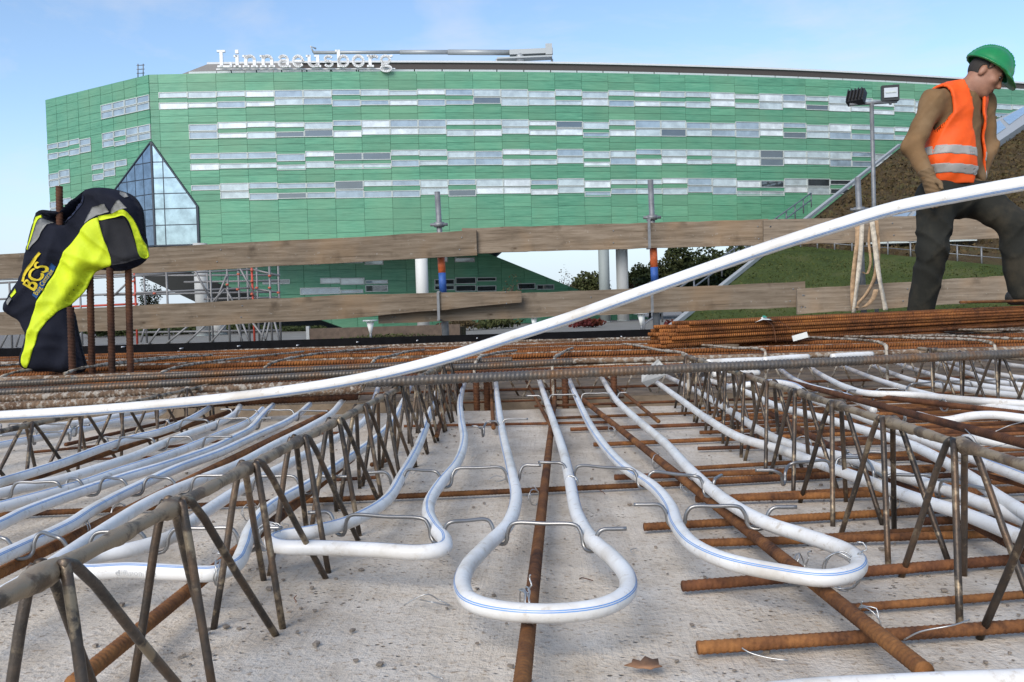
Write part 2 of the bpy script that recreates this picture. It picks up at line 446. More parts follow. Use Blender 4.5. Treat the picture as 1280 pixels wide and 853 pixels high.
# wire fence between lawn and planted cover
fa = [on_slope(980, 312), on_slope(1110, 323), on_slope(1290, 340)]
fen = empty('roof_fence', fa[0]); tag(fen, 'low grey wire fence between lawn and brown planted roof', 'fence')
for seg in (0, 1):
    a, b = fa[seg], fa[seg + 1]; nn = 6
    for hz in (.6, 1.1): tube('rail', [a + Vector((0, 0, hz)), b + Vector((0, 0, hz))], .03, M_galv, 5, fen)
    for k in range(nn + seg): p = a.lerp(b, k / nn); tube('post', [p - Vector((0, 0, .1)), p + Vector((0, 0, 1.15))], .05, M_galv, 5, fen)

# skylights on the slope
def glass_mat(name, col, rough=.08, spec=.9, metal=0.0):
    m, nt, b = nodes(name); vec = coord(nt, 'Object', (1, 1, 1))
    f = noise(nt, vec, .9, 3)
    nt.links.new(ramp(nt, f, [(.35, tuple(c * .75 for c in col)), (.65, tuple(min(1, c * 1.15) for c in col))]), b.inputs['Base Color'])
    b.inputs['Roughness'].default_value = rough; b.inputs['Specular IOR Level'].default_value = spec
    b.inputs['Metallic'].default_value = metal
    b.inputs['IOR'].default_value = 1.9
    return m
G_pale = glass_mat('window_pale_blind_sky', (.45, .52, .52), .10)  # drawn blinds and reflected sky both put into the pale colour
G_sky = glass_mat('window_blue_grey', (.25, .32, .37), .06)  # sky reflection put into the blue-grey colour
G_white = glass_mat('window_white_blind_sky', (.66, .70, .69), .12)  # white blinds, brightened by sky reflection put into the colour
G_dark = glass_mat('window_dark', (.045, .055, .06), .04)
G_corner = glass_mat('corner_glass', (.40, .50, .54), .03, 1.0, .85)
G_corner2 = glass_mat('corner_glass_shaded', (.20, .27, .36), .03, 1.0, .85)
M_frame = simple('window_frame', (.50, .54, .51), .5, .1)
M_mull = simple('dark_mullion', (.035, .045, .06), .45, .3)
def px_box_on_slope(name, quad, h, mat, parent):
    n = Vector((0, -SL, 1)).normalized()
    P = [on_slope(*q) for q in quad]
    return MB().prism([p + n * .05 for p in P], n * h).build(name, mat, parent)
sk = empty('skylight', on_slope(1255, 175)); tag(sk, 'long glazed skylight band with white frame climbing the planted roof', 'skylight')
px_box_on_slope('frame', [(1172, 222), (1186, 230), (1282, 162), (1282, 140), (1240, 160)], .7, M_edge, sk)
for q in ([(1176, 219), (1186, 224), (1222, 196), (1212, 188)], [(1216, 186), (1226, 192), (1256, 170), (1248, 160)], [(1252, 158), (1260, 166), (1281, 150), (1281, 141)]):
    px_box_on_slope('pane', q, .8, G_sky, sk)
sk2 = empty('skylight', on_slope(1120, 300)); tag(sk2, 'boxy dormer skylight low on the planted roof behind the hanging straps', 'skylight')
px_box_on_slope('frame', [(1082, 309), (1162, 305), (1196, 262), (1130, 266)], .9, M_edge, sk2)
px_box_on_slope('pane', [(1094, 306), (1120, 304), (1150, 268), (1134, 268)], 1.0, G_sky, sk2)
px_box_on_slope('pane', [(1126, 304), (1156, 302), (1186, 266), (1158, 267)], 1.0, G_sky, sk2)
a = on_slope(1082, 309); MB().box((a.x + 3.4, a.y - .2, a.z + .8), (6.4, .3, 1.3)).build('dormer_wall', M_frame, sk2)
for k in range(4): MB().box((a.x + 1.2 + k * 1.5, a.y - .4, a.z + .9), (1.2, .12, .9)).build('pane', G_dark if k % 2 else G_pale, sk2)

# ================================================================== GREEN BUILDING
def clad_mat(name, base):
    m, nt, b = nodes(name)
    vec = coord(nt, 'Object', (.30, .30, 5.0)); oi = N(nt, 'ShaderNodeObjectInfo')
    off = N(nt, 'ShaderNodeVectorMath', operation='ADD'); nt.links.new(vec, off.inputs[0])
    cmb = N(nt, 'ShaderNodeCombineXYZ'); nt.links.new(math_n(nt, 'MULTIPLY', oi.outputs['Random'], 90.0), cmb.inputs['Z'])
    nt.links.new(cmb.outputs[0], off.inputs[1])
    f = noise(nt, off.outputs[0], 1.6, 6, .7)
    lo = tuple(c * .62 for c in base); hi = (base[0] * 1.75, base[1] * 1.25, base[2] * 1.3)
    c = ramp(nt, f, [(.3, lo), (.5, base), (.72, hi)])
    big = noise(nt, coord(nt, 'Object', (1, 1, 1)), .16, 3)
    c = mixcol(nt, ramp(nt, big, [(.4, (0, 0, 0)), (.65, (.45, .45, .45))]), c, (base[0] * 1.7, base[1] * 1.05, base[2] * 1.0))
    hs = N(nt, 'ShaderNodeHueSaturation'); nt.links.new(c, hs.inputs['Color'])
    nt.links.new(math_n(nt, 'MULTIPLY_ADD', oi.outputs['Random'], .22, .89), hs.inputs['Value'])
    nt.links.new(hs.outputs['Color'], b.inputs['Base Color'])
    b.inputs['Roughness'].default_value = .32; b.inputs['Specular IOR Level'].default_value = .45
    return m
M_clad = clad_mat('green_cladding', (.100, .310, .185))
M_core = simple('dark_core', (.085, .24, .145), .8)
M_soffit = simple('dark_soffit', (.028, .030, .030), .85)  # near black, shade under the building is part of the colour

corner = at_y(186, 93.5, 100.0)
TOPZ = corner.z
def Ym(x): s = x - corner.x; return 100.0 + .060 * s + .0016 * s * s
class Face:
    """arc-length parametrised vertical facade"""
    def __init__(s, P): 
        s.P = np.array(P); d = np.linalg.norm(np.diff(s.P, axis=0), axis=1); s.s = np.concatenate([[0], np.cumsum(d)]); s.L = s.s[-1]
    def at(s, t):
        x = np.interp(t, s.s, s.P[:, 0]); y = np.interp(t, s.s, s.P[:, 1]); e = .4
        dx = np.interp(t + e, s.s, s.P[:, 0]) - np.interp(t - e, s.s, s.P[:, 0]); dy = np.interp(t + e, s.s, s.P[:, 1]) - np.interp(t - e, s.s, s.P[:, 1])
        l = math.hypot(dx, dy); n = Vector((dy / l, -dx / l, 0))
        if n.y > 0: n = -n
        return Vector((x, y, 0)), n
    def pt(s, t, z, d): p, n = s.at(t); p = p + n * d; p.z = z; return p
    def box(s, mb, t0, t1, z0, z1, d0, d1):
        P = [s.pt(t, z, d) for z in (z0, z1) for d in (d0, d1) for t in (t0, t1)]
        return mb.hexa([P[2], P[3], P[0], P[1], P[6], P[7], P[4], P[5]])
    def poly(s, mb, poly, d0, d1):
        A = [s.pt(t, z, d1) for t, z in poly]; B = [s.pt(t, z, d0) for t, z in poly]
        n = len(poly); mb.add(A + B, [tuple(range(n))[::-1], tuple(range(n, 2 * n))] + [(i, (i + 1) % n, n + (i + 1) % n, n + i) for i in range(n)])
        return mb
xs = np.arange(corner.x, 82, .5)
F1 = Face([(x, Ym(x)) for x in xs])
lc = at_y(57, 125, 109.3)
F2 = Face([(corner.x, 100.0), (lc.x, lc.y)])
def zrow(y): 
    p = at_y(640, y, 104.0); return p.z
def s_of_px(px, y=150):
    best = min(np.arange(0, F1.L, .25), key=lambda t: abs(proj(F1.pt(t, 15, 0))[0] - px)); return best
def proj(p):
    c = W2C @ (Vector(p) - CAM); return (CXP - FPX * c.x / c.z, CYP + FPX * c.y / c.z)
ROWS = [(109.5, 130.7), (147.5, 168.6), (185.0, 206.0), (222.4, 244.0)]
ZR = [(zrow(a), zrow(b)) for a, b in ROWS]
ZB = zrow(300)
bld = empty('green_office_building', (corner.x, 100, GZ))
tag(bld, 'large curved office building clad in streaked green panels with ribbon windows', 'building')
# core volume
pl = [(F1.pt(t, 0, -.25).x, F1.pt(t, 0, -.25).y) for t in np.arange(.3, F1.L, 3)]
pl2 = F2.pt(F2.L - .3, 0, -.25)
back = [(F1.pt(t, 0, -(19 if t < 46 else 14)).x, F1.pt(t, 0, -(19 if t < 46 else 14)).y) for t in np.arange(F1.L - 1, 17, -3)] + [(lc.x + 3, 116), (pl2.x, pl2.y)]
core = pl + back
MB().prism([Vector((x, y, ZB + .12)) for x, y in core], (0, 0, TOPZ - ZB - .3)).build('core', M_core, bld)
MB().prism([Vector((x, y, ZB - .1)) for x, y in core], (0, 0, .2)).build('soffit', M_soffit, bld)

rng = random.Random(11)
MODW = 3.13; COL0 = .98
panels = []       # (face, t0, t1, z0, z1)
wins = []         # (face, t0, t1, z0, z1)
def panel_stack(face, t0, t1, zt, zb, n):
    hs = [rng.uniform(.85, 1.15) for _ in range(n)]; tot = sum(hs); z = zt
    for h in hs:
        z2 = z - (zt - zb) * h / tot; panels.append((face, t0, t1, z2, z)); z = z2
nmod = int((F1.L - COL0 - 1) / MODW)
def zone(face, t0, t1, zt, zb, typ):
    H = zt - zb
    lay = {0: [('w', 1, .61), ('g', .61, .37), ('w', .37, .06), ('g', .06, 0)],
           1: [('g', 1, .90), ('w', .90, .49), ('w', .47, .04), ('g', .04, 0)],
           2: [('w', 1, .66), ('g', .66, .40), ('w', .40, 0)],
           3: [('w', 1, .55), ('w', .53, .12), ('g', .12, 0)],
           4: [('g', 1, .93), ('w', .93, .62), ('g', .62, .38), ('w', .38, .04), ('g', .04, 0)],
           5: [('w', 1, .50), ('w', .48, .0)],
           6: [('g', 1, .86), ('w', .86, .42), ('g', .42, .22), ('w', .22, -.10)],
           9: [('g', 1, .5), ('g', .5, 0)]}[typ]
    for k, a, b in lay:
        (wins if k == 'w' else panels).append((face, t0, t1, zb + H * b, zb + H * a))
# narrow first column
zs = [TOPZ] + [z for r in ZR for z in r] + [ZB]
for k in range(len(zs) - 1): panel_stack(F1, 0.02, COL0, zs[k], zs[k + 1], 2 if k % 2 == 0 else 2)
for i in range(nmod):
    t0 = COL0 + i * MODW; t1 = t0 + MODW
    panel_stack(F1, t0, t1, TOPZ, ZR[0][0], 2)
    for r in range(4):
        if r > 0: panel_stack(F1, t0, t1, ZR[r - 1][1], ZR[r][0], 2)
        if (r > 0 and i == 0): typ = 9
        else: typ = rng.choice([0, 2, 2, 4, 1, 1, 3, 3, 5, 6])
        zone(F1, t0, t1, ZR[r][0], ZR[r][1], typ)
    panel_stack(F1, t0, t1, ZR[3][1], ZB, 4)
# left face: half-width modules
M2 = F2.L / 9
winrows2 = {0: [6, 7, 5], 1: [1, 2, 3, 0, 7, 6, 5], 2: [3, 4, 5, 2], 3: [0, 1, 7, 8, 2]}
for i in range(9):
    t0 = i * M2; t1 = t0 + M2
    panel_stack(F2, t0 + .02, t1, TOPZ, ZR[0][0], 2)
    for r in range(4):
        if r > 0: panel_stack(F2, t0 + .02, t1, ZR[r - 1][1], ZR[r][0], 2)
        has = {0: i in (0, 1, 2, 3), 1: i in (0, 1, 2, 3, 5, 6, 7, 8), 2: i in (1, 2, 3, 4, 7, 8), 3: i in (2, 3, 6, 7, 8)}[r]
        dz = 1.9 if r in (0, 1) and i < 4 else 0
        zone(F2, t0 + .02, t1, ZR[r][0], ZR[r][1], rng.choice([0, 2, 3, 1]) if has else 9)
    panel_stack(F2, t0 + .02, t1, ZR[3][1], ZB, 4)
# corner glazing polygons (t, z) on both faces
def tz_on_f1(px, py):
    t = s_of_px(px); p, n = F1.at(t); q = at_plane(px, py, Vector((p.x, p.y, 0)), n); return (t, q.z)
def tz_on_f2(px, py):
    p, n = F2.at(F2.L / 2); q = at_plane(px, py, Vector((p.x, p.y, 0)), n)
    return ((Vector((q.x, q.y, 0)) - Vector((corner.x, 100, 0))).length, q.z)
ap = tz_on_f1(186.5, 178)[1]
e1 = tz_on_f1(247, 259)
G1 = [(0, ap), (0, ZB + .3), (e1[0], ZB + .3), (e1[0], e1[1])]
g2 = tz_on_f2(146, 236); sl2 = (ap - g2[1]) / g2[0]
G2 = [(0, ap), ((ap - ZB - .3) / sl2, ZB + .3), (0, ZB + .3)]
def inside_glaz(face, t0, t1, z0, z1):
    if face is F1:
        if t1 > e1[0] + .3: return False
        lim = ap - (ap - e1[1]) * t1 / e1[0]
        return z1 < lim - .2
    return z1 < ap - sl2 * t1 - .2
def overlaps_glaz(face, t0, t1, z0, z1):
    if face is F1: return t0 < e1[0] and z0 < ap - (ap - e1[1]) * t0 / e1[0]
    return z0 < ap - sl2 * t0
panels = [p for p in panels if not inside_glaz(*p)]
panels += [w for w in wins if overlaps_glaz(*w) and not inside_glaz(*w)]; wins = [w for w in wins if not overlaps_glaz(*w)]
# cladding panels: nearest ones as parts, the rest as one joined part
def vis(p): 
    q = proj(p[0].pt((p[1] + p[2]) / 2, (p[3] + p[4]) / 2, 0)); return -40 < q[0] < 1320 and q[1] < 315
panels_v = [p for p in panels if vis(p)]
panels_v.sort(key=lambda p: -(p[2] - p[1]) * (p[4] - p[3]) / (p[0].at(p[1])[0].y) ** 2)
single = set(id(p) for p in panels_v[:300])
rest = MB()
for p in panels:
    f, t0, t1, z0, z1 = p; g = .014
    d1 = .045 + rng.uniform(0, .02)
    if id(p) in single: f.box(MB(), t0 + g, t1 - g, z0 + g, z1 - g, -.1, d1).build('cladding_panel', M_clad, bld)
    else: f.box(rest, t0 + g, t1 - g, z0 + g, z1 - g, -.1, d1)
tag(rest.build('cladding_panel', M_clad, bld), kind='stuff')
# windows: frame ring with pane child
def window(face, t0, t1, z0, z1, mat, d=0.0):
    fw = .085; mb = MB()
    face.box(mb, t0 + .01, t1 - .01, z1 - fw, z1 - .01, -.1, d + .12); face.box(mb, t0 + .01, t1 - .01, z0 + .01, z0 + fw, -.1, d + .12)
    face.box(mb, t0 + .01, t0 + fw, z0 + fw, z1 - fw, -.1, d + .12); face.box(mb, t1 - fw, t1 - .01, z0 + fw, z1 - fw, -.1, d + .12)
    w = mb.build('window', M_frame, bld)
    face.box(MB(), t0 + fw, t1 - fw, z0 + fw, z1 - fw, -.1, d + .05).build('pane', mat, w)
wv = [w for w in wins if vis(w)]
for w in wv:
    q = proj(w[0].pt((w[1] + w[2]) / 2, (w[3] + w[4]) / 2, 0))
    r = rng.random()
    mat = G_pale if r < .45 else G_white if r < .70 else G_sky if r < .95 else G_dark
    if w[0] is F2: mat = G_sky
    if 185 < q[1] < 250 and 250 < q[0] < 600 and r > .55: mat = G_dark if r > .86 else G_sky
    if q[0] > 1000 and 225 < q[1] and r > .5: mat = G_dark
    window(*w, mat)
# corner glazing
def clip_poly(poly, edge_fn):
    out = []
    for i in range(len(poly)):
        a, b = poly[i], poly[(i + 1) % len(poly)]; fa, fb = edge_fn(a), edge_fn(b)
        if fa >= 0: out.append(a)
        if fa * fb < 0: t = fa / (fa - fb); out.append((a[0] + (b[0] - a[0]) * t, a[1] + (b[1] - a[1]) * t))
    return out
def clip_convex(cell, poly):
    cx = sum(p[0] for p in poly) / len(poly); cy = sum(p[1] for p in poly) / len(poly)
    for i in range(len(poly)):
        a, b = poly[i], poly[(i + 1) % len(poly)]
        nx, ny = -(b[1] - a[1]), b[0] - a[0]
        if nx * (cx - a[0]) + ny * (cy - a[1]) < 0: nx, ny = -nx, -ny
        cell = clip_poly(cell, lambda p: nx * (p[0] - a[0]) + ny * (p[1] - a[1]))
        if len(cell) < 3: return []
    return cell
rowz = [ap + 1] + [tz_on_f1(200, y)[1] for y in (203, 223, 242.6, 261.7, 282)] + [ZB + .2]
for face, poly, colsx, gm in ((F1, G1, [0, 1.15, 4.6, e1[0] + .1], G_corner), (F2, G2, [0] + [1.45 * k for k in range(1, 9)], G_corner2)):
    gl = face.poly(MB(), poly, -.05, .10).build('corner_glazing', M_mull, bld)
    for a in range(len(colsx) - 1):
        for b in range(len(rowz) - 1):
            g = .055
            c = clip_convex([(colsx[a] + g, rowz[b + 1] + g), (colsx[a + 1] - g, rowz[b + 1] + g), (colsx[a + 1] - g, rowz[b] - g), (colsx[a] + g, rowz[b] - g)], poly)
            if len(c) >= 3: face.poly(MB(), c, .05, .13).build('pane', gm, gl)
    mb = MB()
    for i in range(len(poly)):
        a, b = poly[i], poly[(i + 1) % len(poly)]
        mb.tube([face.pt(a[0], a[1], .12), face.pt(b[0], b[1], .12)], .12, 6)
    mb.build('frame', M_mull, gl)
# parapet strip, roof slab, penthouse
M_parapet = simple('parapet_glass', (.50, .54, .53), .25)
mbp = MB()
for i in range(nmod):
    t0 = COL0 + 3 + i * MODW
    if t0 + MODW < F1.L: F1.box(mbp, t0, t0 + MODW - .12, TOPZ + .03, TOPZ + .52, -1.3, -1.15)
mbp.build('parapet_strip', M_parapet, bld)
M_roofdark = simple('roof_soffit_brown', (.065, .052, .045), .7); M_roofw = simple('roof_edge_white', (.62, .63, .63), .5)
def strip_vol(face, t0, t1, d0, d1, z0, z1, mb, slant=0):
    ts = np.arange(t0, t1, 4.0)
    for a in ts:
        b = min(a + 4.0, t1); face.box(mb, a, b, z0, z1, d0, d1)
    return mb
RZ = TOPZ + 1.05
strip_vol(F1, 6.5, F1.L - 2, -9, -3.2, RZ, RZ + .75, MB()).build('roof_slab', M_roofdark, bld)
strip_vol(F1, 5.5, F1.L - 2, -9.2, -3.0, RZ + .76, RZ + .98, MB()).build('roof_edge', M_roofw, bld)
strip_vol(F1, 8, F1.L - 3, -9, -6.5, TOPZ - .2, RZ, MB()).build('penthouse', simple('penthouse_grey', (.20, .20, .19), .6), bld)
# sloped grey roof end
pa = [F1.pt(1.0, TOPZ - .1, -2.2), F1.pt(5.5, RZ + .75, -3.0), F1.pt(16, RZ + .75, -3.0), F1.pt(16, TOPZ - .1, -2.2)]
MB().prism(pa, (0, 6, 0)).build('roof_end', simple('roof_end_grey', (.19, .18, .17), .6), bld)
# ---- roof sign letters
M_sign = simple('sign_white', (.80, .80, .78), .5, var=.05)
sgn = empty('roof_sign', F1.pt(9, RZ, .2)); tag(sgn, 'white slab serif roof sign reading Linnaeusborg on its rail', 'sign')
pL = at_y(271, 84.5, Ym(at_y(271, 84, 100).x) - .3); pR = at_y(491, 83.8, Ym(at_y(491, 84, 103).x) - .3)
U = (pR - pL); WL = U.length; Ux = U.normalized(); px_m = WL / 220.0
def ribbon(mb, pts, w, ox):
    pts = [Vector((p[0], p[1])) for p in pts]
    for a, b in zip(pts[:-1], pts[1:]):
        d = (b - a); l = d.length
        if l < 1e-6: continue
        d /= l; nn = Vector((-d.y, d.x)) * w / 2; e = d * (w * .22)
        q = [a - e - nn, b + e - nn, b + e + nn, a - e + nn]
        mb.prism([pL + Ux * ((ox + p.x) * px_m) + Vector((0, 0, p.y * px_m)) for p in q], Vector((Ux.y, -Ux.x, 0)) * .3)
def arc(cx, cy, rx, ry, a0, a1, n=10): return [(cx + rx * math.cos(math.radians(a0 + (a1 - a0) * i / n)), cy + ry * math.sin(math.radians(a0 + (a1 - a0) * i / n))) for i in range(n + 1)]
T, S_ = 3.9, 2.5
XH = 13.6
def ser(x0, x1, y): return ([(x0, y), (x1, y)], S_)
GL = {
 'L': (19, [([(5.5, 0), (5.5, 20)], T), ser(1, 10, 19.6), ser(1, 17, .4), ([(17, 0), (17, 5)], S_)]),
 'i': (11, [([(5.5, 0), (5.5, XH)], T), ser(2, 5.5, XH - .4), ser(1.5, 9.5, .4), ([(5.5, 17.6), (5.5, 20.2)], 4)]),
 'n': (21, [([(5, 0), (5, XH)], T), ser(1.5, 5, XH - .4), ser(1.5, 8.5, .4), (arc(10.3, 9.2, 5.2, 4.2, 170, 0), T * .85), ([(15.5, 9.2), (15.5, 0)], T), ser(12, 19, .4)]),
 'a': (18, [(arc(8.5, 9.5, 5.0, 4.0, 160, 0), T * .8), ([(13.5, 9.5), (13.5, 0)], T), ser(13.5, 17, .4), (arc(8, 4.1, 5, 3.8, 20, 340, 14), T * .75)]),
 'e': (17, [(arc(8.5, 6.8, 6, 6.5, 0, 320, 16), T * .8), ([(2.5, 7), (14.5, 7)], S_)]),
 'u': (21, [([(5, XH), (5, 4)], T), ser(1.5, 5, XH - .4), (arc(10, 4.6, 5, 4.2, 180, 360), T * .85), ([(15.5, XH), (15.5, 0)], T), ser(12, 15.5, XH - .4), ser(15.5, 19, .4)]),
 's': (15, [(arc(7.5, 9.9, 4.4, 3.2, 30, 270, 10), T * .7), (arc(7.5, 3.6, 4.6, 3.2, 90, -150, 10), T * .7)]),
 'b': (20, [([(5, 0), (5, 20)], T), ser(1.5, 5, 19.6), (arc(10.8, 6.8, 5.8, 6.4, -180, 180, 18), T * .8)]),
 'o': (18, [(arc(9, 6.8, 6.4, 6.5, 0, 360, 18), T * .85)]),
 'r': (16, [([(5.5, 0), (5.5, XH)], T), ser(2, 5.5, XH - .4), ser(2, 9.5, .4), (arc(11, 8.4, 5.2, 4.6, 165, 45), T * .85)]),
 'g': (19, [(arc(8.5, 8.6, 5.4, 4.7, 0, 360, 16), T * .75), ([(13, 12.4), (17, 13.4)], S_), ([(5, 4.2), (4, 2), (7, .8)], S_), (arc(9, -2.6, 6.4, 3.4, 0, 360, 16), T * .7)]),
}
ox = 1.0
for ch in 'Linnaeusborg':
    w, st = GL[ch]; mb = MB()
    for pts, tw in st: ribbon(mb, pts, tw, ox)
    mb.build('letter', M_sign, sgn); ox += w * 220 / 215.0
mb = MB(); mb.tube([pL - Ux * .2 + Vector((0, .4, -.12)), pR + Ux * .2 + Vector((0, .4, -.12))], .10, 6)
mb.build('rail', M_sign, sgn)
for k in range(7):
    p = pL.lerp(pR, (k + .5) / 7); MB().tube([p + Vector((0, .4, -.15)), p + Vector((0, 1.2, -1.5))], .07, 5).build('strut', M_mull, sgn)
# ---- roof maintenance crane
M_crane = simple('crane_grey', (.34, .36, .36), .45, .3)
ycr = 112.0
crn = empty('maintenance_crane', at_y(650, 78, ycr)); tag(crn, 'grey telescopic maintenance crane lying along the roof edge', 'crane')
def cp(x, y, dy=0): return at_y(x, y, ycr + dy)
tube('boom_section', [cp(392, 66), cp(500, 65.5)], .22, M_crane, 8, crn); tube('boom_section', [cp(500, 65.5), cp(562, 65.5)], .28, M_crane, 8, crn)
tube('boom_section', [cp(560, 65.5), cp(640, 66)], .34, M_crane, 8, crn)
MB().box(cp(664, 65.5), (5.2, 1.0, .6)).build('boom_base', M_crane, crn)
MB().box(cp(686, 63), (.8, 1.2, 1.3)).build('counterweight', M_crane, crn)
tube('slew_ring', [cp(650, 68), cp(650, 79)], .55, M_crane, 12, crn)
MB().box(cp(656, 73.5), (6.6, 1.6, .18)).build('carriage', M_crane, crn)
for x in (621, 690): tube('leg', [cp(x, 74), cp(x, 81)], .14, M_crane, 6, crn)
tube('hook_arm', [cp(392, 66), cp(388, 58), cp(395, 61)], .12, M_crane, 6, crn)
# ---- roof antenna
ant = empty('roof_antenna', at_y(176, 96, 104)); tag(ant, 'small thin lattice antenna on the roof edge above the building corner', 'antenna')
for x in (172.5, 179): tube('mast', [at_y(x, 97, 104), at_y(x, 80, 104)], .06, M_galv, 5, ant)
for y in (82, 87, 92): tube('crossbar', [at_y(171, y, 104), at_y(180.5, y - .5, 104)], .05, M_galv, 5, ant)

# ---- lower recessed wing under the overhang
La = at_y(150, 320, 101.2); Lb = at_y(815, 320, 127.0)
wn_ = Vector((Lb.y - La.y, -(Lb.x - La.x), 0)).normalized()
LF = Face([(La.x + (Lb.x - La.x) * k / 40, La.y + (Lb.y - La.y) * k / 40) for k in range(41)])
def tz_l(px, py):
    q = at_plane(px, py, Vector((La.x, La.y, 0)), wn_); return ((Vector((q.x, q.y, 0)) - Vector((La.x, La.y, 0))).length * (1 if q.x > La.x else -1), q.z)
lowb = empty('recessed_lower_wing', LF.pt(20, GZ, 0)); tag(lowb, 'green clad lower wing tucked in the shade below the overhanging facade', 'building')
t_a, t_b = tz_l(437, 415), tz_l(815, 414)
t_c, t_d = tz_l(600, 300), tz_l(165, 302)
Lpoly = [(t_d[0], min(ZB - .15, t_d[1])), (t_a[0], GZ - .1), (t_b[0], GZ - .1), (t_c[0], ZB - .15)]
LF.poly(MB(), Lpoly, -1.5, 0).build('wall', M_core, lowb)
mb = MB()
z = GZ; hz = 1.45
while z < ZB:
    t = t_d[0]
    while t < t_b[0]:
        c = clip_convex([(t + .03, z + .03), (t + 3.1, z + .03), (t + 3.1, z + hz - .03), (t + .03, z + hz - .03)], Lpoly)
        if len(c) >= 3: LF.poly(MB(), c, 0, .06).build('cladding_panel', M_clad, lowb)
        t += 3.13
    z += hz
def px_win(x0, y0, x1, y1, mat):
    a = tz_l(x0, (y0 + y1) / 2); b = tz_l(x1, (y0 + y1) / 2); zt = tz_l((x0 + x1) / 2, y0)[1]; zb = tz_l((x0 + x1) / 2, y1)[1]
    mb = MB(); fw = .1
    LF.box(mb, a[0], b[0], zt - fw, zt, .0, .16); LF.box(mb, a[0], b[0], zb, zb + fw, .0, .16)
    LF.box(mb, a[0], a[0] + fw, zb + fw, zt - fw, .0, .16); LF.box(mb, b[0] - fw, b[0], zb + fw, zt - fw, .0, .16)
    w = mb.build('window', M_frame, lowb); LF.box(MB(), a[0] + fw, b[0] - fw, zb + fw, zt - fw, 0, .1).build('pane', mat, w)
def c5(x, y): return 400 + x / 2.977, 240 + y / 2.977
for (x0, y0, x1, y1, m) in [(-75, 258, 0, 272, G_pale), (75, 255, 160, 266, G_pale), (165, 250, 235, 272, G_pale), (0, 320, 75, 342, G_pale), (75, 320, 165, 346, G_pale), (75, 364, 160, 378, G_sky), (168, 328, 252, 343, G_sky),
                            (168, 347, 252, 372, G_dark), (-75, 356, 75, 382, G_sky), (425, 325, 500, 346, G_dark), (425, 348, 500, 366, G_dark), (503, 318, 580, 343, G_dark), (503, 347, 580, 371, G_dark),
                            (583, 318, 655, 333, G_dark), (583, 349, 655, 371, G_dark), (735, 340, 800, 363, G_dark), (805, 345, 870, 364, G_dark), (445, 240, 475, 262, G_dark), (500, 245, 575, 262, G_dark)]:
    p0 = c5(x0, y0); p1 = c5(x1, y1); px_win(p0[0], p0[1], p1[0], p1[1], m)
p0 = (327, 349); px_win(328, 349.5, 362, 355.5, G_dark)
# upright slab standing in for the underside, its shade put into the colour
dk = [at_y(x, y, 133) for x, y in ((82, 302), (322, 428), (520, 428), (640, 302))]
for d in dk: d.z = max(d.z, GZ - .1)
tag(MB().prism(dk, (0, 3, 0)).build('soffit_stand_in', M_soffit), 'dark slanted slab standing in for the shaded underside of the green building', 'wall')
# columns
M_colw = simple('column_white', (.60, .60, .57), .6, var=.08); M_colg = simple('column_grey', (.25, .28, .27), .6, var=.1)
M_cols = simple('column_white_shaded', (.42, .42, .40), .6, var=.08)  # white columns, with the shade they stand in put into the colour
def column(px, ybot, Y, r, mat, label, tilt=0, hk=1.0):
    p = at_y(px, ybot, Y); p.z = GZ
    o = MB().tube([p, p + Vector((tilt, 0, (ZB - GZ) * hk - .1))], r, 20)
    base = MB().tube([p, p + Vector((0, 0, .12))], r * 1.12, 20)
    e = empty('building_column', p); tag(e, label, 'column'); o.build('shaft', mat, e, True); base.build('base_ring', M_colg, e, True)
column(529.5, 411, 99.5, .68, M_colw, 'single round white column standing before the shaded lower wing')
column(757, 411, 106, .62, M_colg, 'round grey column next to a white one below the overhang')
column(779.5, 408, 112, .72, M_colw, 'round white column next to a grey one below the overhang')
column(255, 428, 94, .72, M_cols, 'round white column rising behind the scaffold tubes')
column(274, 426, 99, .80, M_cols, 'low thick white column stub toned down for shade behind the scaffold, half hidden by another column', hk=.22)

# ---- trees and shrubs
def leaf_mat(name, cols):
    m, nt, b = nodes(name); vec = coord(nt)
    f = noise(nt, vec, .8, 4); c = ramp(nt, f, [(.3, cols[0]), (.55, cols[1]), (.75, cols[2])])
    nt.links.new(c, b.inputs['Base Color']); b.inputs['Roughness'].default_value = .8; b.inputs['Specular IOR Level'].default_value = .2
    return m
L_dark = leaf_mat('leaf_dark', ((.028, .04, .016), (.055, .07, .026), (.09, .10, .035)))
L_olive = leaf_mat('leaf_olive', ((.035, .045, .016), (.07, .08, .028), (.11, .10, .04)))
L_brown = leaf_mat('leaf_brownish', ((.05, .035, .02), (.09, .065, .03), (.12, .09, .045)))
L_red = leaf_mat('leaf_red', ((.06, .012, .012), (.11, .02, .018), (.13, .05, .02)))
M_bark = simple('bark', (.06, .045, .035), .9)
def leaves(c, rad, n, size, rg, clumps=9, flat=False):
    cl = []
    for _ in range(clumps):
        d = rg.normal(size=3); d /= np.linalg.norm(d); d *= rg.uniform(.25, .72)
        cl.append((np.array(c) + d * np.array(rad), rg.uniform(.3, .55)))
    k = rg.randint(0, clumps, n)
    cc = np.array([cl[i][0] for i in k]); cr = np.array([cl[i][1] for i in k])
    d = rg.normal(size=(n, 3)); d /= np.linalg.norm(d, axis=1, keepdims=True); d *= rg.uniform(.35, 1, (n, 1)) ** .5
    P = cc + d * cr[:, None] * np.array(rad)
    a = rg.normal(size=(n, 3)); a /= np.linalg.norm(a, axis=1, keepdims=True)
    b = np.cross(a, rg.normal(size=(n, 3))); b /= np.linalg.norm(b, axis=1, keepdims=True)
    s = size * rg.uniform(.6, 1.3, (n, 1))
    V = np.stack([P - a * s, P + b * s * .6, P + a * s, P - b * s * .6], 1).reshape(-1, 3)
    F = np.arange(n * 4).reshape(-1, 4); return V, F
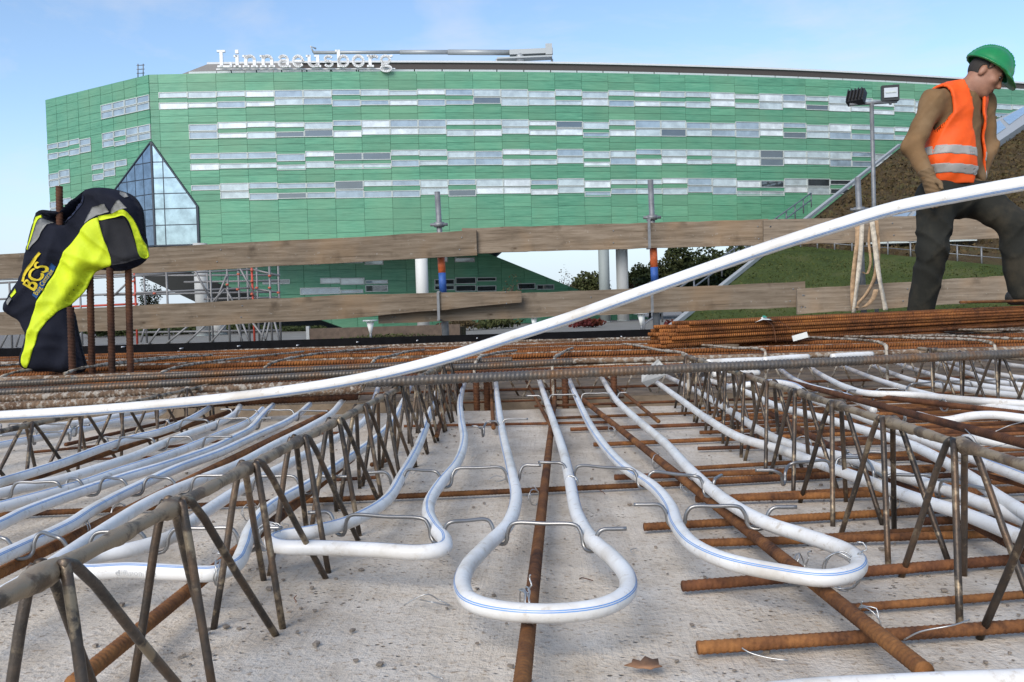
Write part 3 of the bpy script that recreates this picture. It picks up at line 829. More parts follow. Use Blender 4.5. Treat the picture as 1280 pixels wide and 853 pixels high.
def tree(name, px, ytop, ybot, Y, wpx, mat, label, n=1600, group=None, cat='tree', seed=0, trunk=True):
    rg = np.random.RandomState(seed + int(px))
    b = at_y(px, ybot, Y); t = at_y(px, ytop, Y); b.z = GZ
    H = t.z - b.z; w = wpx / FPX * Y / 2
    e = empty(name, b); tag(e, label, cat, group)
    ch = H * (.42 if trunk else .5)
    c = (b.x, b.y, b.z + H - ch)
    V, F = leaves(c, (w * 1.25, w * 1.1, ch * 1.15), n, max(.10, w * .085), rg, 16)
    mk('crown', V, F, mat, e, smooth=False)
    mb = MB(); mb.tube([b, b + Vector((w * .05, 0, H * .35)), b + Vector((0, 0, H * .7))], np.array([H * .03, H * .022, H * .01]), 7)
    for k in range(5):
        an = k * 1.3; p = b + Vector((0, 0, H * (.3 + .07 * k))); mb.tube([p, p + Vector((math.cos(an) * w * .6, math.sin(an) * w * .6, H * .2))], np.array([H * .011, H * .004]), 5)
    mb.build('trunk', M_bark, e, True)
    return e
G_T = 'trees beyond the plaza'
tree('bare_tree', 709, 337, 366, 175, 26, L_brown, 'thin brownish half bare tree at the tip of the shaded wing', 500, seed=1)
tree('broadleaf_tree', 737, 329, 368, 180, 52, L_olive, 'rounded olive green tree standing free left of the grey column', 4200, seed=2)
LT = 'dense dark green tree in the row behind the columns and post'
for k, (x, yt, w, m) in enumerate([(800, 333, 40, L_dark), (826, 322, 52, L_olive), (856, 312, 58, L_dark), (886, 307, 54, L_dark), (914, 306, 54, L_olive), (944, 305, 50, L_dark)]):
    tree('broadleaf_tree', x, yt, 372, 150 + k * 4, w, m, LT, 5200, G_T, seed=10 + k)
    
tree('broadleaf_tree', 868, 335, 390, 138, 60, L_dark, LT, 2600, G_T, seed=31)
tree('broadleaf_tree', 812, 345, 390, 140, 60, L_dark, LT, 2600, G_T, seed=32)
tree('red_tree', 791, 352, 385, 128, 22, L_red, 'small tree with deep red leaves beside the white column', 700, seed=40)
tree('conifer_tree', 188, 350, 425, 118, 30, L_dark, 'dark narrow evergreen tree seen through the scaffold', 1800, seed=41)
tree('broadleaf_tree', 120, 400, 428, 105, 60, L_dark, 'low dark bushy tree seen between the upright starter bars', 1800, seed=42)
tree('young_tree', 640, 340, 412, 92, 30, L_brown, 'slender young tree with sparse brown leaves before the shaded wing', 260, seed=43)
GS = 'shrubs along the plaza'
for k, (x, yt, yb, Y, w, m, lb) in enumerate([(575, 398, 414, 80, 44, L_brown, 'low brownish shrub at the foot of the shaded wing'), (620, 396, 414, 84, 60, L_olive, 'low olive shrub at the foot of the shaded wing'),
                         (735, 399, 412, 78, 46, L_red, 'low spreading dark red shrub left of the grey column'), (880, 399, 425, 62, 90, L_red, 'dark red shrub below the lower plank by the stair railing'), (560, 404, 416, 88, 30, L_red, 'small red shrub between brown and olive shrubs')]):
    tree('shrub', x, yt, yb, Y, w, m, lb, 900, None, 'shrub', seed=60 + k, trunk=False)

for k, (x, yt, w, Y) in enumerate([(150, 408, 60, 112), (200, 404, 60, 104), (240, 407, 56, 110), (295, 406, 60, 106), (335, 407, 56, 112), (375, 408, 60, 108)]):
    tree('hedge_bush', x, yt, 428, Y, w, L_dark, 'dark low bush in the row behind the scaffold feet', 1100, 'bushes behind the scaffold', 'shrub', seed=80 + k, trunk=False)
# ---- planter bed, path lights, far low building, scaffold
M_wood_dark = simple('planter_timber', (.10, .07, .05), .85, scale=4)
a = at_y(387, 410, 58); b = at_y(575, 410, 58)
pb = empty('planting_bed', (a.x, 58, GZ)); tag(pb, 'long low timber planting bed with brown ground cover before the building', 'planter')
MB().box(((a.x + b.x) / 2, 58, GZ + .42), (b.x - a.x, .25, .84)).build('front_wall', M_wood_dark, pb)
MB().box(((a.x + b.x) / 2, 60.2, GZ + .36), (b.x - a.x, 4, .6)).build('soil', M_sedum, pb)
MB().box((a.x - .1, 58, GZ + .5), (.2, .3, 1.0)).build('end_post', M_edge, pb)
rg = np.random.RandomState(5); V, F = leaves(((a.x + b.x) / 2, 57.6, GZ + .1), ((b.x - a.x) / 2, .3, .25), 900, .09, rg, 20); mk('ground_cover', V, F, L_olive, pb, False)
def path_light(px, ytop, ybot, Y, label):
    p = at_y(px, ybot, Y); H = at_y(px, ytop, Y).z - p.z
    e = empty('path_light', p); tag(e, label, 'lamp', 'path lights on the plaza')
    s = H / 24.0
    tube('cone_diffuser', [p + Vector((0, 0, H * .3)), p + Vector((0, 0, H * .9))], np.array([s * 1.5, s * 5]), simple('lamp_diffuser', (.75, .75, .70), .4, var=.03), 12, e)
    tube('stem', [p, p + Vector((0, 0, H * .32))], s * 1.6, M_galv, 8, e)
    tube('cap', [p + Vector((0, 0, H * .92)), p + Vector((0, 0, H))], np.array([s * 10, s * 9]), M_edge, 16, e)
path_light(463.5, 400, 424, 34, 'white conical path light with flat disc cap beside the planting bed')
path_light(668, 396, 416, 38, 'white conical path light with flat disc cap left of the grey column')
path_light(802, 391, 414, 40, 'white conical path light with flat disc cap near the stair railing')
fb = at_y(150, 428, 150)
fo = empty('low_office', fb); tag(fo, 'far low grey office block seen below the lower plank', 'building')
x0 = at_y(60, 410, 150).x; x1 = at_y(168, 410, 150).x; hz = at_y(100, 402, 150).z - GZ
M_fo = simple('office_grey', (.35, .37, .39), .7); 
MB().box(((x0 + x1) / 2, 153, GZ + hz / 2), (x1 - x0, 6, hz)).build('wall', M_fo, fo)
MB().box(((x0 + x1) / 2, 153, GZ + hz + .15), (x1 - x0 + .6, 6.4, .3)).build('roof', M_frame, fo)
for k in range(9):
    xx = x0 + (k + .5) * (x1 - x0) / 9; MB().box((xx, 149.98, GZ + hz * .55), (.9, .12, hz * .5)).build('window', G_dark, fo)
# scaffold
M_red = simple('coupler_red', (.45, .06, .035), .6); M_scaf = simple('scaffold_steel', (.22, .215, .21), .6, .4)
sc = empty('tube_scaffold', (at_y(250, 420, 55).x, 55, GZ)); tag(sc, 'grey tube scaffold with red couplers standing below the building', 'scaffold')
SY = 55.0
def sp(x, y, dy=0): return at_y(x, y, SY + dy)
ups = [(-30, 0), (12, 0), (40, 1.5), (100, 0), (138, 1.5), (168, 0), (180, 1.5), (208, 0), (259, 1.5), (263, 0), (284, 0), (298, 1.5), (309, 1.5), (315, 0), (321, 1.5), (337, 0), (348, 1.5)]
for i, (x, dy) in enumerate(ups):
    p = sp(x, 430, dy); t = sp(x - .5, 330 if x > 150 else 352, dy); p.z = GZ; p.x = t.x
    tube('upright', [p, t], .07, M_red if x in (168, 315) else M_scaf, 6, sc)
for (xa, ya, xb, yb, dy) in [(-40, 356, 316, 337, 0), (130, 345, 350, 344, 1.5), (-40, 376, 316, 360, 0), (130, 369, 350, 365, 1.5), (-40, 351, 240, 341, 0), (160, 431, 352, 427, 0), (-40, 438, 160, 431, 0), (315, 337, 350, 345, .5), (315, 361, 350, 366, .5), (80, 384, 172, 380, 0), (160, 416, 352, 413, 1.5), (230, 353, 350, 351, 1.5), (255, 374, 350, 372, 1.5)]:
    tube('ledger', [sp(xa, ya, dy), sp(xb, yb, dy)], .065, M_red if ya == 384 else M_scaf, 6, sc)
for (xa, ya, xb, yb) in [(205, 432, 240, 404), (232, 430, 262, 402), (280, 362, 262, 382), (283, 345, 268, 382), (283, 362, 294, 382), (295, 404, 304, 430), (303, 404, 313, 430), (332, 402, 326, 430), (337, 402, 331, 430), (343, 402, 350, 428), (240, 332, 262, 372), (298, 332, 320, 372), (140, 372, 168, 345), (186, 430, 206, 402), (262, 430, 284, 404), (40, 360, 12, 405), (316, 404, 336, 430), (176, 428, 182, 405), (0, 436, 16, 405), (20, 434, 30, 400)]:
    tube('brace', [sp(xa, ya, -.1), sp(xb, yb, -.1)], .065, M_scaf, 6, sc)
for (x, y) in [(167, 352), (315, 338), (315, 352), (321, 360), (337, 345), (337, 360), (284, 356), (193, 367), (298, 343), (168, 369), (297, 362), (315, 368), (348, 366)]:
    tube('coupler', [sp(x, y - 1.2, -.12), sp(x, y + 1.2, -.12)], .10, simple('coupler_orange', (.42, .09, .05), .6) if 'coupler_orange' not in MATS else MATS['coupler_orange'], 8, sc)
# ================================================================== EDGE AND GUARD RAIL
M_black = simple('black_edge_board', (.006, .006, .007), .9, var=.3, spec=.1)
M_nail = simple('bright_nail', (.75, .75, .75), .4, .3)
eb = empty('edge_board', (0, 6.6, .02)); tag(eb, 'long black formwork edge board along the far rim of the deck', 'board')
ea = at_y(-60, 452, 6.6); ebb = at_y(1235, 418, 6.7)
MB().hexa([Vector((x, y + dy, z)) for z in (-.12, .155) for dy in (0, .025) for x, y in ((-5.2, 6.6), (3.26, 6.7))]).build('panel', M_black, eb)
for (x, y) in [(15, 450), (75, 443), (152, 434), (222, 440), (225, 436), (297, 433), (371, 432), (446, 428), (521, 426), (596, 423), (671, 425), (674, 425), (777, 421)]:
    p = at_y(x, y, 6.57); tube('nail', [p, p + Vector((0, .06, 0))], .0045, M_nail, 8, eb)

def wood_mat(name, c0, c1, c2):
    m, nt, b = nodes(name)
    vec = coord(nt, 'Object', (1.0, 14, 14)); oi = N(nt, 'ShaderNodeObjectInfo')
    off = N(nt, 'ShaderNodeVectorMath', operation='ADD'); nt.links.new(vec, off.inputs[0])
    cmb = N(nt, 'ShaderNodeCombineXYZ'); nt.links.new(math_n(nt, 'MULTIPLY', oi.outputs['Random'], 40.0), cmb.inputs['X']); nt.links.new(cmb.outputs[0], off.inputs[1])
    f = noise(nt, off.outputs[0], 3.0, 8, .68)
    c = ramp(nt, f, [(.28, c0), (.5, c1), (.72, c2)])
    v2 = coord(nt); kn = noise(nt, v2, 5.5, 4, .6)
    c = mixcol(nt, ramp(nt, kn, [(.58, (0, 0, 0)), (.74, (.6, .6, .6))]), c, (c0[0] * .6, c0[1] * .6, c0[2] * .6))
    k2 = noise(nt, v2, 1.6, 3); c = mixcol(nt, ramp(nt, k2, [(.5, (0, 0, 0)), (.7, (.5, .5, .5))]), c, (.34, .22, .12))
    vo = N(nt, 'ShaderNodeTexVoronoi', Scale=3.1); nt.links.new(coord(nt, 'Object', (1, 1, 2.2)), vo.inputs['Vector'])
    c = mixcol(nt, ramp(nt, vo.outputs['Distance'], [(.035, (.8, .8, .8)), (.085, (0, 0, 0))]), c, (.06, .035, .02))
    ck = noise(nt, coord(nt, 'Object', (.7, 60, 60)), 2.0, 4, .7); c = mixcol(nt, ramp(nt, ck, [(.60, (0, 0, 0)), (.68, (.75, .75, .75))]), c, (.05, .038, .028))
    sp_ = noise(nt, v2, 24, 4, .7); c = mixcol(nt, ramp(nt, sp_, [(.64, (0, 0, 0)), (.72, (.5, .5, .5))]), c, (.42, .40, .36))
    hv = N(nt, 'ShaderNodeHueSaturation'); nt.links.new(c, hv.inputs['Color']); nt.links.new(math_n(nt, 'MULTIPLY_ADD', oi.outputs['Random'], .45, .78), hv.inputs['Value']); c = hv.outputs['Color']
    nt.links.new(c, b.inputs['Base Color']); b.inputs['Roughness'].default_value = .88; b.inputs['Specular IOR Level'].default_value = .2
    bump(nt, b, f, .5, .004); return m
M_wood = wood_mat('weathered_plank', (.105, .078, .053), (.215, .166, .118), (.32, .258, .192))
M_woodg = wood_mat('grey_plank', (.13, .10, .072), (.225, .178, .130), (.31, .255, .195))
M_tube = simple('prop_steel', (.22, .225, .23), .55, .5, bmp=.2, bscale=60)
def plank(xa, ya, xb, yb, hpx, Y, mat, label, sag=0, thick=.035, wob=.004, hend=1.0):
    A = at_y(xa, ya, Y); B = at_y(xb, yb, Y); n = 22; h = hpx / FPX * Y / 2
    L = (B - A).length; org = (A + B) / 2
    V = []; rg = random.Random(int(xa) + int(ya))
    for i in range(n + 1):
        t = i / n; p = A.lerp(B, t); dz = -sag * 4 * t * (1 - t)
        e = [rg.uniform(-wob, wob) for _ in range(2)]
        for sy in (-1, 1):
            for sz in (-1, 1): V.append(Vector((p.x, p.y + sy * thick / 2, p.z + dz + sz * h * (1 - (1 - hend) * max(0, (t - .68) / .32)) + e[(sz + 1) // 2])) - org)
    F = []
    for i in range(n):
        a = i * 4; b = a + 4
        F += [(a, b, b + 1, a + 1), (a + 1, b + 1, b + 3, a + 3), (a + 3, b + 3, b + 2, a + 2), (a + 2, b + 2, b, a)]
    F += [(0, 1, 3, 2), (n * 4, n * 4 + 2, n * 4 + 3, n * 4 + 1)]
    o = mk('guard_plank', V, F, mat, local=True, smooth=False); o.location = org
    for t in (.03, .035, .5, .97):
        for sz in (-.5, .45):
            p = A.lerp(B, t) - org + Vector((rg.uniform(-.02, .02), -thick / 2, sz * h)); tube('nail_head', [p - Vector((0, .004, 0)), p + Vector((0, .01, 0))], .006, M_tube, 8, o, local=True)
    return tag(o, label, 'plank', 'planks of the guard rail')
FY = 7.8
plank(-40, 335.5, 596, 303.5, 31.5, FY, M_wood, 'upper guard rail plank reaching from behind the jacket to the first banded post', .01)
plank(578, 301.5, 960, 290.5, 31.5, FY + .045, M_wood, 'upper guard rail plank between the two orange and blue banded posts')
plank(954, 291, 1282, 282, 31, FY, M_woodg, 'upper guard rail plank behind the hanging straps and the worker')
plank(-40, 407, 652, 371, 30, FY - .05, M_wood, 'lower guard rail plank from the jacket past the first banded post', .008, hend=.5)
plank(473, 389.5, 1006, 368, 31, FY + .05, M_woodg, 'lower guard rail plank crossing behind the second banded post')
plank(996, 377, 1266, 360, 31, FY - .045, M_woodg, 'lower guard rail plank ending behind the legs of the worker')

M_orange = simple('paint_orange', (.62, .13, .035), .6); M_blue = simple('paint_blue', (.025, .085, .30), .6)
def prop_post(top, bot, label, band=None, collar=None, brackets=(), Y=FY + .11):
    A = at_y(*bot, Y); B = at_y(*top, Y); e = empty('guard_post', A); tag(e, label, 'post')
    def pt(y): return A.lerp(B, (y - bot[1]) / (top[1] - bot[1]))
    tube('tube', [A, B], .024, M_tube, 14, e)
    if band:
        tube('outer_tube', [pt(band[2] + 60), pt(band[2])], .031, M_tube, 14, e)
        tube('orange_band', [pt(band[1]), pt(band[0])], .032, M_orange, 14, e); tube('blue_band', [pt(band[2]), pt(band[1])], .032, M_blue, 14, e)
    if collar:
        c = pt(collar); tube('collar', [c - Vector((0, 0, .02)), c + Vector((0, 0, .02))], .045, M_tube, 14, e)
        tube('collar_handle', [c + Vector((-.075, -.01, .0)), c + Vector((.075, -.01, .0))], .013, M_tube, 8, e)
    for (x, y0, y1) in brackets:
        p0 = at_y(x, y0, FY - .085); p1 = at_y(x, y1, FY - .085); MB().box((p0 + p1) / 2, (.022, .012, abs(p1.z - p0.z))).build('bracket', M_galv, e)
        for q in (p0, p1): MB().box(q + Vector((0, .06, 0)), (.022, .13, .012)).build('bracket_lip', M_galv, e)
    return e
prop_post((546.5, 240), (557, 418), 'first steel prop post with orange and blue bands beside the jacket side planks', (322, 341, 366), 281, [(548, 365, 400)])
prop_post((813, 225), (821, 412), 'steel prop post with orange and blue bands between worker and column', (310, 334, 353), 272, [(811.5, 274, 310), (815, 353, 390)])
prop_post((1072, 222), (1080, 392), 'plain grey prop post with hanging straps behind the rebar stack', None, 262)
# floodlight stand
FLY = 8.3
fl = empty('floodlight_stand', at_y(1096, 395, FLY)); tag(fl, 'slim steel mast carrying two black floodlights above the guard rail', 'floodlight')
tube('mast', [at_y(1096, 396, FLY), at_y(1092.5, 260, FLY), at_y(1089.5, 129, FLY)], .019, M_galv, 10, fl)
tube('crossbar', [at_y(1062, 131, FLY), at_y(1121, 127, FLY)], .014, M_galv, 8, fl)
M_lampb = simple('lamp_black', (.015, .015, .016), .45); M_lampg = glass_mat('lamp_glass', (.45, .46, .46), .15)
def lamp(c, w, h, d, R, face):
    o = MB(); o.box(c, (w, d, h), R).build('lamp_housing', M_lampb, fl)
    hs = fl.children[-1]
    for k in range(5): MB().box(Vector(c) + R @ Vector(((k - 2) * w / 5, d / 2 + .012, 0)), (.008, .03, h * .9), R).build('cooling_fin', M_lampb, hs)
    MB().box(Vector(c) + R @ Vector((0, -d / 2 - .004, 0)), (w * .78, .01, h * .62), R).build('lens', M_lampg, hs)
    MB().box(Vector(c) + R @ Vector((0, -d / 2 - .012, h * .02)), (w * .6, .006, h * .09), R).build('tube_bulb', M_frame, hs)
lamp(at_y(1112.5, 117, FLY), .145, .135, .06, Matrix.Rotation(math.radians(-8), 3, 'Z'), 1)
lamp(at_y(1070.5, 122, FLY), .15, .12, .07, Matrix.Rotation(math.radians(140), 3, 'Z') @ Matrix.Rotation(math.radians(28), 3, 'X'), 1)
MB().box(at_y(1078, 118, FLY), (.03, .05, .05)).build('yoke', M_orange, fl)
for x in (1072, 1113): tube('yoke', [at_y(x, 131, FLY), at_y(x, 122, FLY)], .012, M_galv, 6, fl)

# hanging straps on the plain post
M_strap = simple('worn_strap', (.36, .24, .14), .9, var=.6, scale=16, bmp=.4, bscale=150)
M_strapw = simple('worn_strap_pale', (.50, .44, .35), .9, var=.5, scale=18)
def strap(name, pts, Y, w, mat, label, parent=None):
    P = catmull([at_y(x, y, Y + dy) for x, y, dy in pts], .02); P, T_, N_, B_, s = frames(P)
    V = []; F = []
    for i in range(len(P)):
        a = .5 * math.sin(s[i] * 7 + w * 90); d = np.array([math.cos(a), math.sin(a) * .8, 0.0]) * w / 2; t = np.array([-math.sin(a), math.cos(a), 0]) * .003
        V += [P[i] - d - t, P[i] + d - t, P[i] + d + t, P[i] - d + t]
    for i in range(len(P) - 1):
        a = i * 4; b = a + 4; F += [(a + k, a + (k + 1) % 4, b + (k + 1) % 4, b + k) for k in range(4)]
    F += [(0, 3, 2, 1), (len(V) - 4, len(V) - 3, len(V) - 2, len(V) - 1)]
    o = mk(name, V, F, mat, parent); 
    if not parent: tag(o, label, 'strap')
    return o
SY2 = 7.62
strap('lifting_strap', [(1073, 268, 0), (1073, 300, -.03), (1069, 330, -.04), (1067, 352, -.03), (1068, 388, -.02)], SY2, .055, M_strap, 'brown worn lifting strap folded over the plain prop post')
strap('lifting_strap', [(1078, 268, 0), (1076, 310, -.06), (1072, 350, -.07), (1067, 391, -.05)], SY2, .035, M_strapw, 'pale printed lifting strap hanging down to the rebar stack')
strap('lifting_strap', [(1089, 270, 0), (1093, 300, -.04), (1098, 340, -.05), (1107, 388, -.04)], SY2, .04, M_strapw, 'pale frayed lifting strap hanging beside the floodlight mast')
strap('lifting_strap', [(1094, 270, .01), (1097, 305, -.02), (1094, 345, -.03), (1083, 368, -.04), (1070, 384, -.05), (1080, 384, -.07), (1092, 372, -.08), (1095, 362, -.07)], SY2, .04, M_strap, 'brown looped lifting strap with a curled open end')
strap('lifting_strap', [(1090, 268, .03), (1086, 300, 0), (1088, 330, 0), (1083, 343, 0), (1078, 340, 0)], SY2, .02, M_strap, 'thin brown strap looping between post and floodlight mast')

# ================================================================== LATTICE GIRDERS
GH = .164; CR = .0053; LR = .0036
def girder(X, pitch, k0, ks, near, far, label, splat=1.0, seed=0, y_end=2.9, GH=.164):
    rg = np.random.RandomState(seed)
    e = empty('lattice_girder', (X, k0, 0)); tag(e, label, 'lattice girder', 'lattice girders standing on the slab')
    y0 = max(.13, k0 - pitch * 3); pts = line((X, y0, GH - CR), (X, y_end, GH - CR), .006)
    ys = np.array([p.y for p in pts]); rn = np.cumsum(rg.normal(size=len(pts))); 
    lump = np.ones(len(pts))
    nn = np.interp(np.arange(len(pts)), np.arange(0, len(pts) + 5, 5), rg.uniform(-.10, .20, len(range(0, len(pts) + 5, 5))))
    lump += nn * splat
    for k in range(-4, 40):
        yk = k0 + k * pitch; lump += .50 * splat * rg.uniform(.5, 1.2) * np.exp(-((ys - yk + .008) / .017) ** 2)
    th_r = rg.uniform(-.10, .16, (len(pts), 12))
    V, F, UV = tube_data(pts, CR, 12, rfun=lambda s, th: lump[:, None] * (1 + th_r * .8 * splat * (lump[:, None] > 1.04)))
    mk('top_chord', V, F, M_girder, e, uv=UV)
    protos = {}
    def leg_pts(sx, dy):
        foot = Vector((sx * .036, dy, -.002)); top = Vector((sx * .0095, dy * .10, GH - .004))
        b = Vector((sx * .0075, dy * .02, GH - .0005))
        return [foot, foot.lerp(top, .5), top, b]
    for sx in (-1, 1):
        for nm, dy in (('n', near), ('f', far)):
            V, F, UV = tube_data(catmull(leg_pts(sx, dy), .03), LR, 10); protos[(sx, nm)] = (V, F, UV)
    first = {}
    for k in ks:
        yk = k0 + k * pitch
        for key, (V, F, UV) in protos.items():
            if yk + (near if key[1] == 'n' else far) < .12: continue
            if key in first:
                o = first[key].copy(); COL.objects.link(o)
            else:
                o = mk('diagonal', V, F, M_leg, e, uv=UV, local=True); first[key] = o
            o.parent = e; o.location = (0, k * pitch + rg.uniform(-.004, .004), 0); o.rotation_euler = (rg.uniform(-.02, .02), 0, rg.uniform(-.03, .03))
    return e
girder(-.309, .19, .55, range(-2, 13), -.02, .150, 'cement crusted lattice girder to the left of the three central pipe loops', seed=1)
girder(.425, .20, .97, range(-4, 10), -.085, .075, 'cement crusted lattice girder between central pipe loops and the worker side pipes', seed=2)
girder(-1.04, .20, 1.0, range(-3, 10), -.085, .085, 'lattice girder standing below the arching white pipe near the jacket', .7, seed=3, GH=.118)
girder(1.155, .20, 1.0, range(-2, 10), -.085, .085, 'lattice girder on the worker side below the long dark steel bar', .5, seed=4)
girder(1.885, .20, 1.0, range(3, 10), -.085, .085, 'lattice girder farthest towards the worker, half hidden by white pipes', .5, seed=5)
# cross girder glimpsed in the gap behind the slab
cg = empty('cross_girder', (0, 3.45, 0)); tag(cg, 'small rusty lattice girder crossing the gap behind the slab', 'lattice girder')
tube('top_chord', line((-1.2, 3.45, .10), (1.6, 3.45, .10), .05), .006, M_stirrup, 8, cg); tube('bottom_chord', line((-1.2, 3.43, .02), (1.6, 3.43, .02), .05), .005, M_rustd, 8, cg)
for k in range(22):
    x = -1.1 + k * .125
    tube('diagonal', [Vector((x, 3.43, -.02)), Vector((x + .06, 3.45, .10))], .004, M_stirrup, 6, cg); tube('diagonal', [Vector((x + .06, 3.45, .10)), Vector((x + .12, 3.47, -.02))], .004, M_stirrup, 6, cg)

# ================================================================== REBARS ON THE SLAB
RS = .70; RA = .085
def bar(name, A, B, r, mat, label, cat='rebar', group=None, rib=True, sides=12, bend=0.0):
    A = Vector(A); B = Vector(B); L = (B - A).length
    r *= RS; pitch = max(.006, r * .95)
    pts = line(A, B, pitch / 4 if rib else .1)
    if bend:
        pts = [p + Vector((0, 0, -bend * math.sin(PI * i / (len(pts) - 1)))) for i, p in enumerate(pts)]
    o = tube(name, pts, r, mat, sides, rib=(pitch, r * RA) if rib else None)
    return tag(o, label, cat, group)
# transverse bottom bars right of centre
LT2 = 'rusty ribbed bar lying crosswise on the slab below the pipes'; GT = 'crosswise bars on the slab'
for (xa, ya, xb, yb, r, m) in [(872, 810, 1300, 781, .0085, M_rust), (853, 733, 1300, 697, .0085, M_rustd), (1065, 760, 1300, 742, .006, M_rust), (805, 659, 1300, 630, .008, M_rust), (960, 676, 1300, 653, .0058, M_rust),
        (768, 597, 1010, 588, .0075, M_rustd), (882, 602, 1180, 586, .0085, M_rust), (915, 621, 1300, 600, .0058, M_rust), (860, 586, 1300, 560, .0058, M_rust), (742, 556, 1290, 533, .007, M_rust), (713, 537, 1250, 517, .007, M_rustd),
        (690, 523, 1150, 506, .006, M_rust), (668, 508, 1000, 497, .006, M_rustd), (930, 545, 1300, 528, .006, M_rustd), (1000, 575, 1300, 556, .0065, M_rust), (1010, 556, 1300, 541, .006, M_rust), (1040, 528, 1300, 514, .006, M_rust),
        (1100, 515, 1300, 505, .006, M_rustd), (1160, 596, 1300, 588, .0065, M_rustd), (1120, 622, 1300, 612, .006, M_rust), (900, 520, 1200, 508, .006, M_rust), (905, 535, 1300, 519, .006, M_rust),
        (960, 500, 1300, 487, .006, M_rustd), (980, 492, 1300, 479, .006, M_rust)]:
    bar('crosswise_rebar', at_z(xa, ya, r + .001), at_z(xb, yb, r + .001), r, m, LT2, group=GT)
bar('crosswise_rebar', at_z(-30, 645, .008), at_z(862, 604, .008), .0066, M_rust, 'long rusty crosswise bar passing below the central pipes and the left girder')
bar('crosswise_rebar', at_z(862, 604, .0085), at_z(1120, 590, .0085), .008, M_rustd, 'rusty crosswise bar tied to the end of the long central one')
LT3 = 'short thin rusty bar lying crosswise near the far slab end'
for (xa, ya, xb, yb, r) in [(505, 533, 760, 528, .0055), (540, 505, 780, 497, .005), (200, 560, 330, 545, .005), (36, 566, 140, 556, .005), (420, 600, 470, 597, .005), (100, 575, 220, 570, .004), (340, 546, 440, 540, .0045), (82, 556, 240, 520, .007)]:
    bar('crosswise_rebar', at_z(xa, ya, r + .001), at_z(xb, yb, r + .001), r, M_rustd, LT3, group='thin crosswise bars')
rgx = random.Random(77)
for k in range(20):
    y_ = 1.15 + k * .088 + rgx.uniform(-.03, .03); x_ = .46 + rgx.uniform(0, .35) if k % 3 else .18 + .05 * k * .3
    rr_ = rgx.choice([.006, .0065, .0075, .008])
    bar('crosswise_rebar', (x_, y_, rr_ + .002), (x_ + 2.6, y_ + .14 + rgx.uniform(-.05, .05), rr_ + .002), rr_, rgx.choice([M_rust, M_rust, M_rustd]), LT2, group=GT, sides=10)
# long bars running away from the camera
ZL = .028
def lbar(p, q, r, m, label, z=ZL, z2=None): return bar('lengthwise_rebar', at_z(*p, z), at_z(*q, z2 or z), r, m, label)
lbar((650, 876), (694, 492), .0092, M_rust, 'rusty bar below the tied end of the rounded middle pipe loop')
lbar((1156, 839), (716, 490), .0098, M_rust, 'thick rusty bar running diagonally below the long right hand pipe loop')
lbar((90, 856), (440, 573), .0098, M_rust, 'thick orange rusty bar passing below the left lattice girder')
lbar((-20, 726), (410, 515), .0098, M_rust, 'bright orange bar running along the outer side of the left girder')
lbar((-20, 618), (293, 513), .0095, M_rust, 'orange bar between white pipes, farther from the left girder')
lbar((960, 516), (1300, 700), .0092, M_rustd, 'brown bar below the paired thick white pipes by the right girder')
bar('lengthwise_rebar', at_z(985, 477, .07), at_z(1300, 560, .10), .010, M_rustd, 'brown bar tied with a white cable tie above the short pipe loops')
bar('lengthwise_rebar', at_z(1081, 494, .05), at_z(1300, 520, .05), .010, M_rustd, 'brown bar below the upper sweeping white pipes on the worker side')
bar('lengthwise_rebar', at_z(1150, 573, .03), at_z(1300, 612, .03), .006, M_rustd, 'thin brown bar slanting past the right hand girder chord')
lbar((564, 480), (546, 545), .0075, M_rust, 'short orange bar with a clip near the left loop at the slab end', .02)
lbar((613, 475), (617, 535), .0075, M_rust, 'short orange bar ending beside the second pipe near the slab end', .02)
lbar((657, 475), (697, 548), .0070, M_rust, 'short orange bar crossing below the third pipe near the slab end', .03)
lbar((757, 472), (823, 527), .0070, M_rust, 'short orange bar between right hand loop and girder at the slab end', .03)
# main steel bars lying on the girders
RS = .95; RA = .14
ZS = GH + .012
bar('main_steel_bar', at_z(458, 478.5, ZS), at_z(1310, 440.5, ZS), .0105, M_steel_rib, 'long dark ribbed steel bar lying across the girder chords')
bar('main_steel_bar', at_y(-40, 493, 2.66), at_y(715, 452, 3.0), .0115, M_steel_rib, 'dark grey ribbed bar ending above the central loops behind the arching pipe')
bar('main_steel_bar', at_y(-40, 482, 2.86), at_y(640, 450, 3.15), .0105, M_steel_rib, 'grey and rusty ribbed bar just behind the dark grey one')
bar('main_steel_bar', at_y(-40, 501, 2.6), at_y(455, 478, 2.8), .0125, M_dirty_bar, 'cement crusted thick bar in front of the dark grey ribbed bar')
bar('main_steel_bar', at_y(-40, 510, 2.56), at_y(452, 487, 2.76), .0125, M_dirty_bar, 'thick brown crusted bar directly above the far ends of the left pipes')
bar('main_steel_bar', at_y(-40, 519, 2.62), at_y(448, 496, 2.84), .011, M_rustd, 'lowest thick rusty bar behind the far ends of the left pipes')

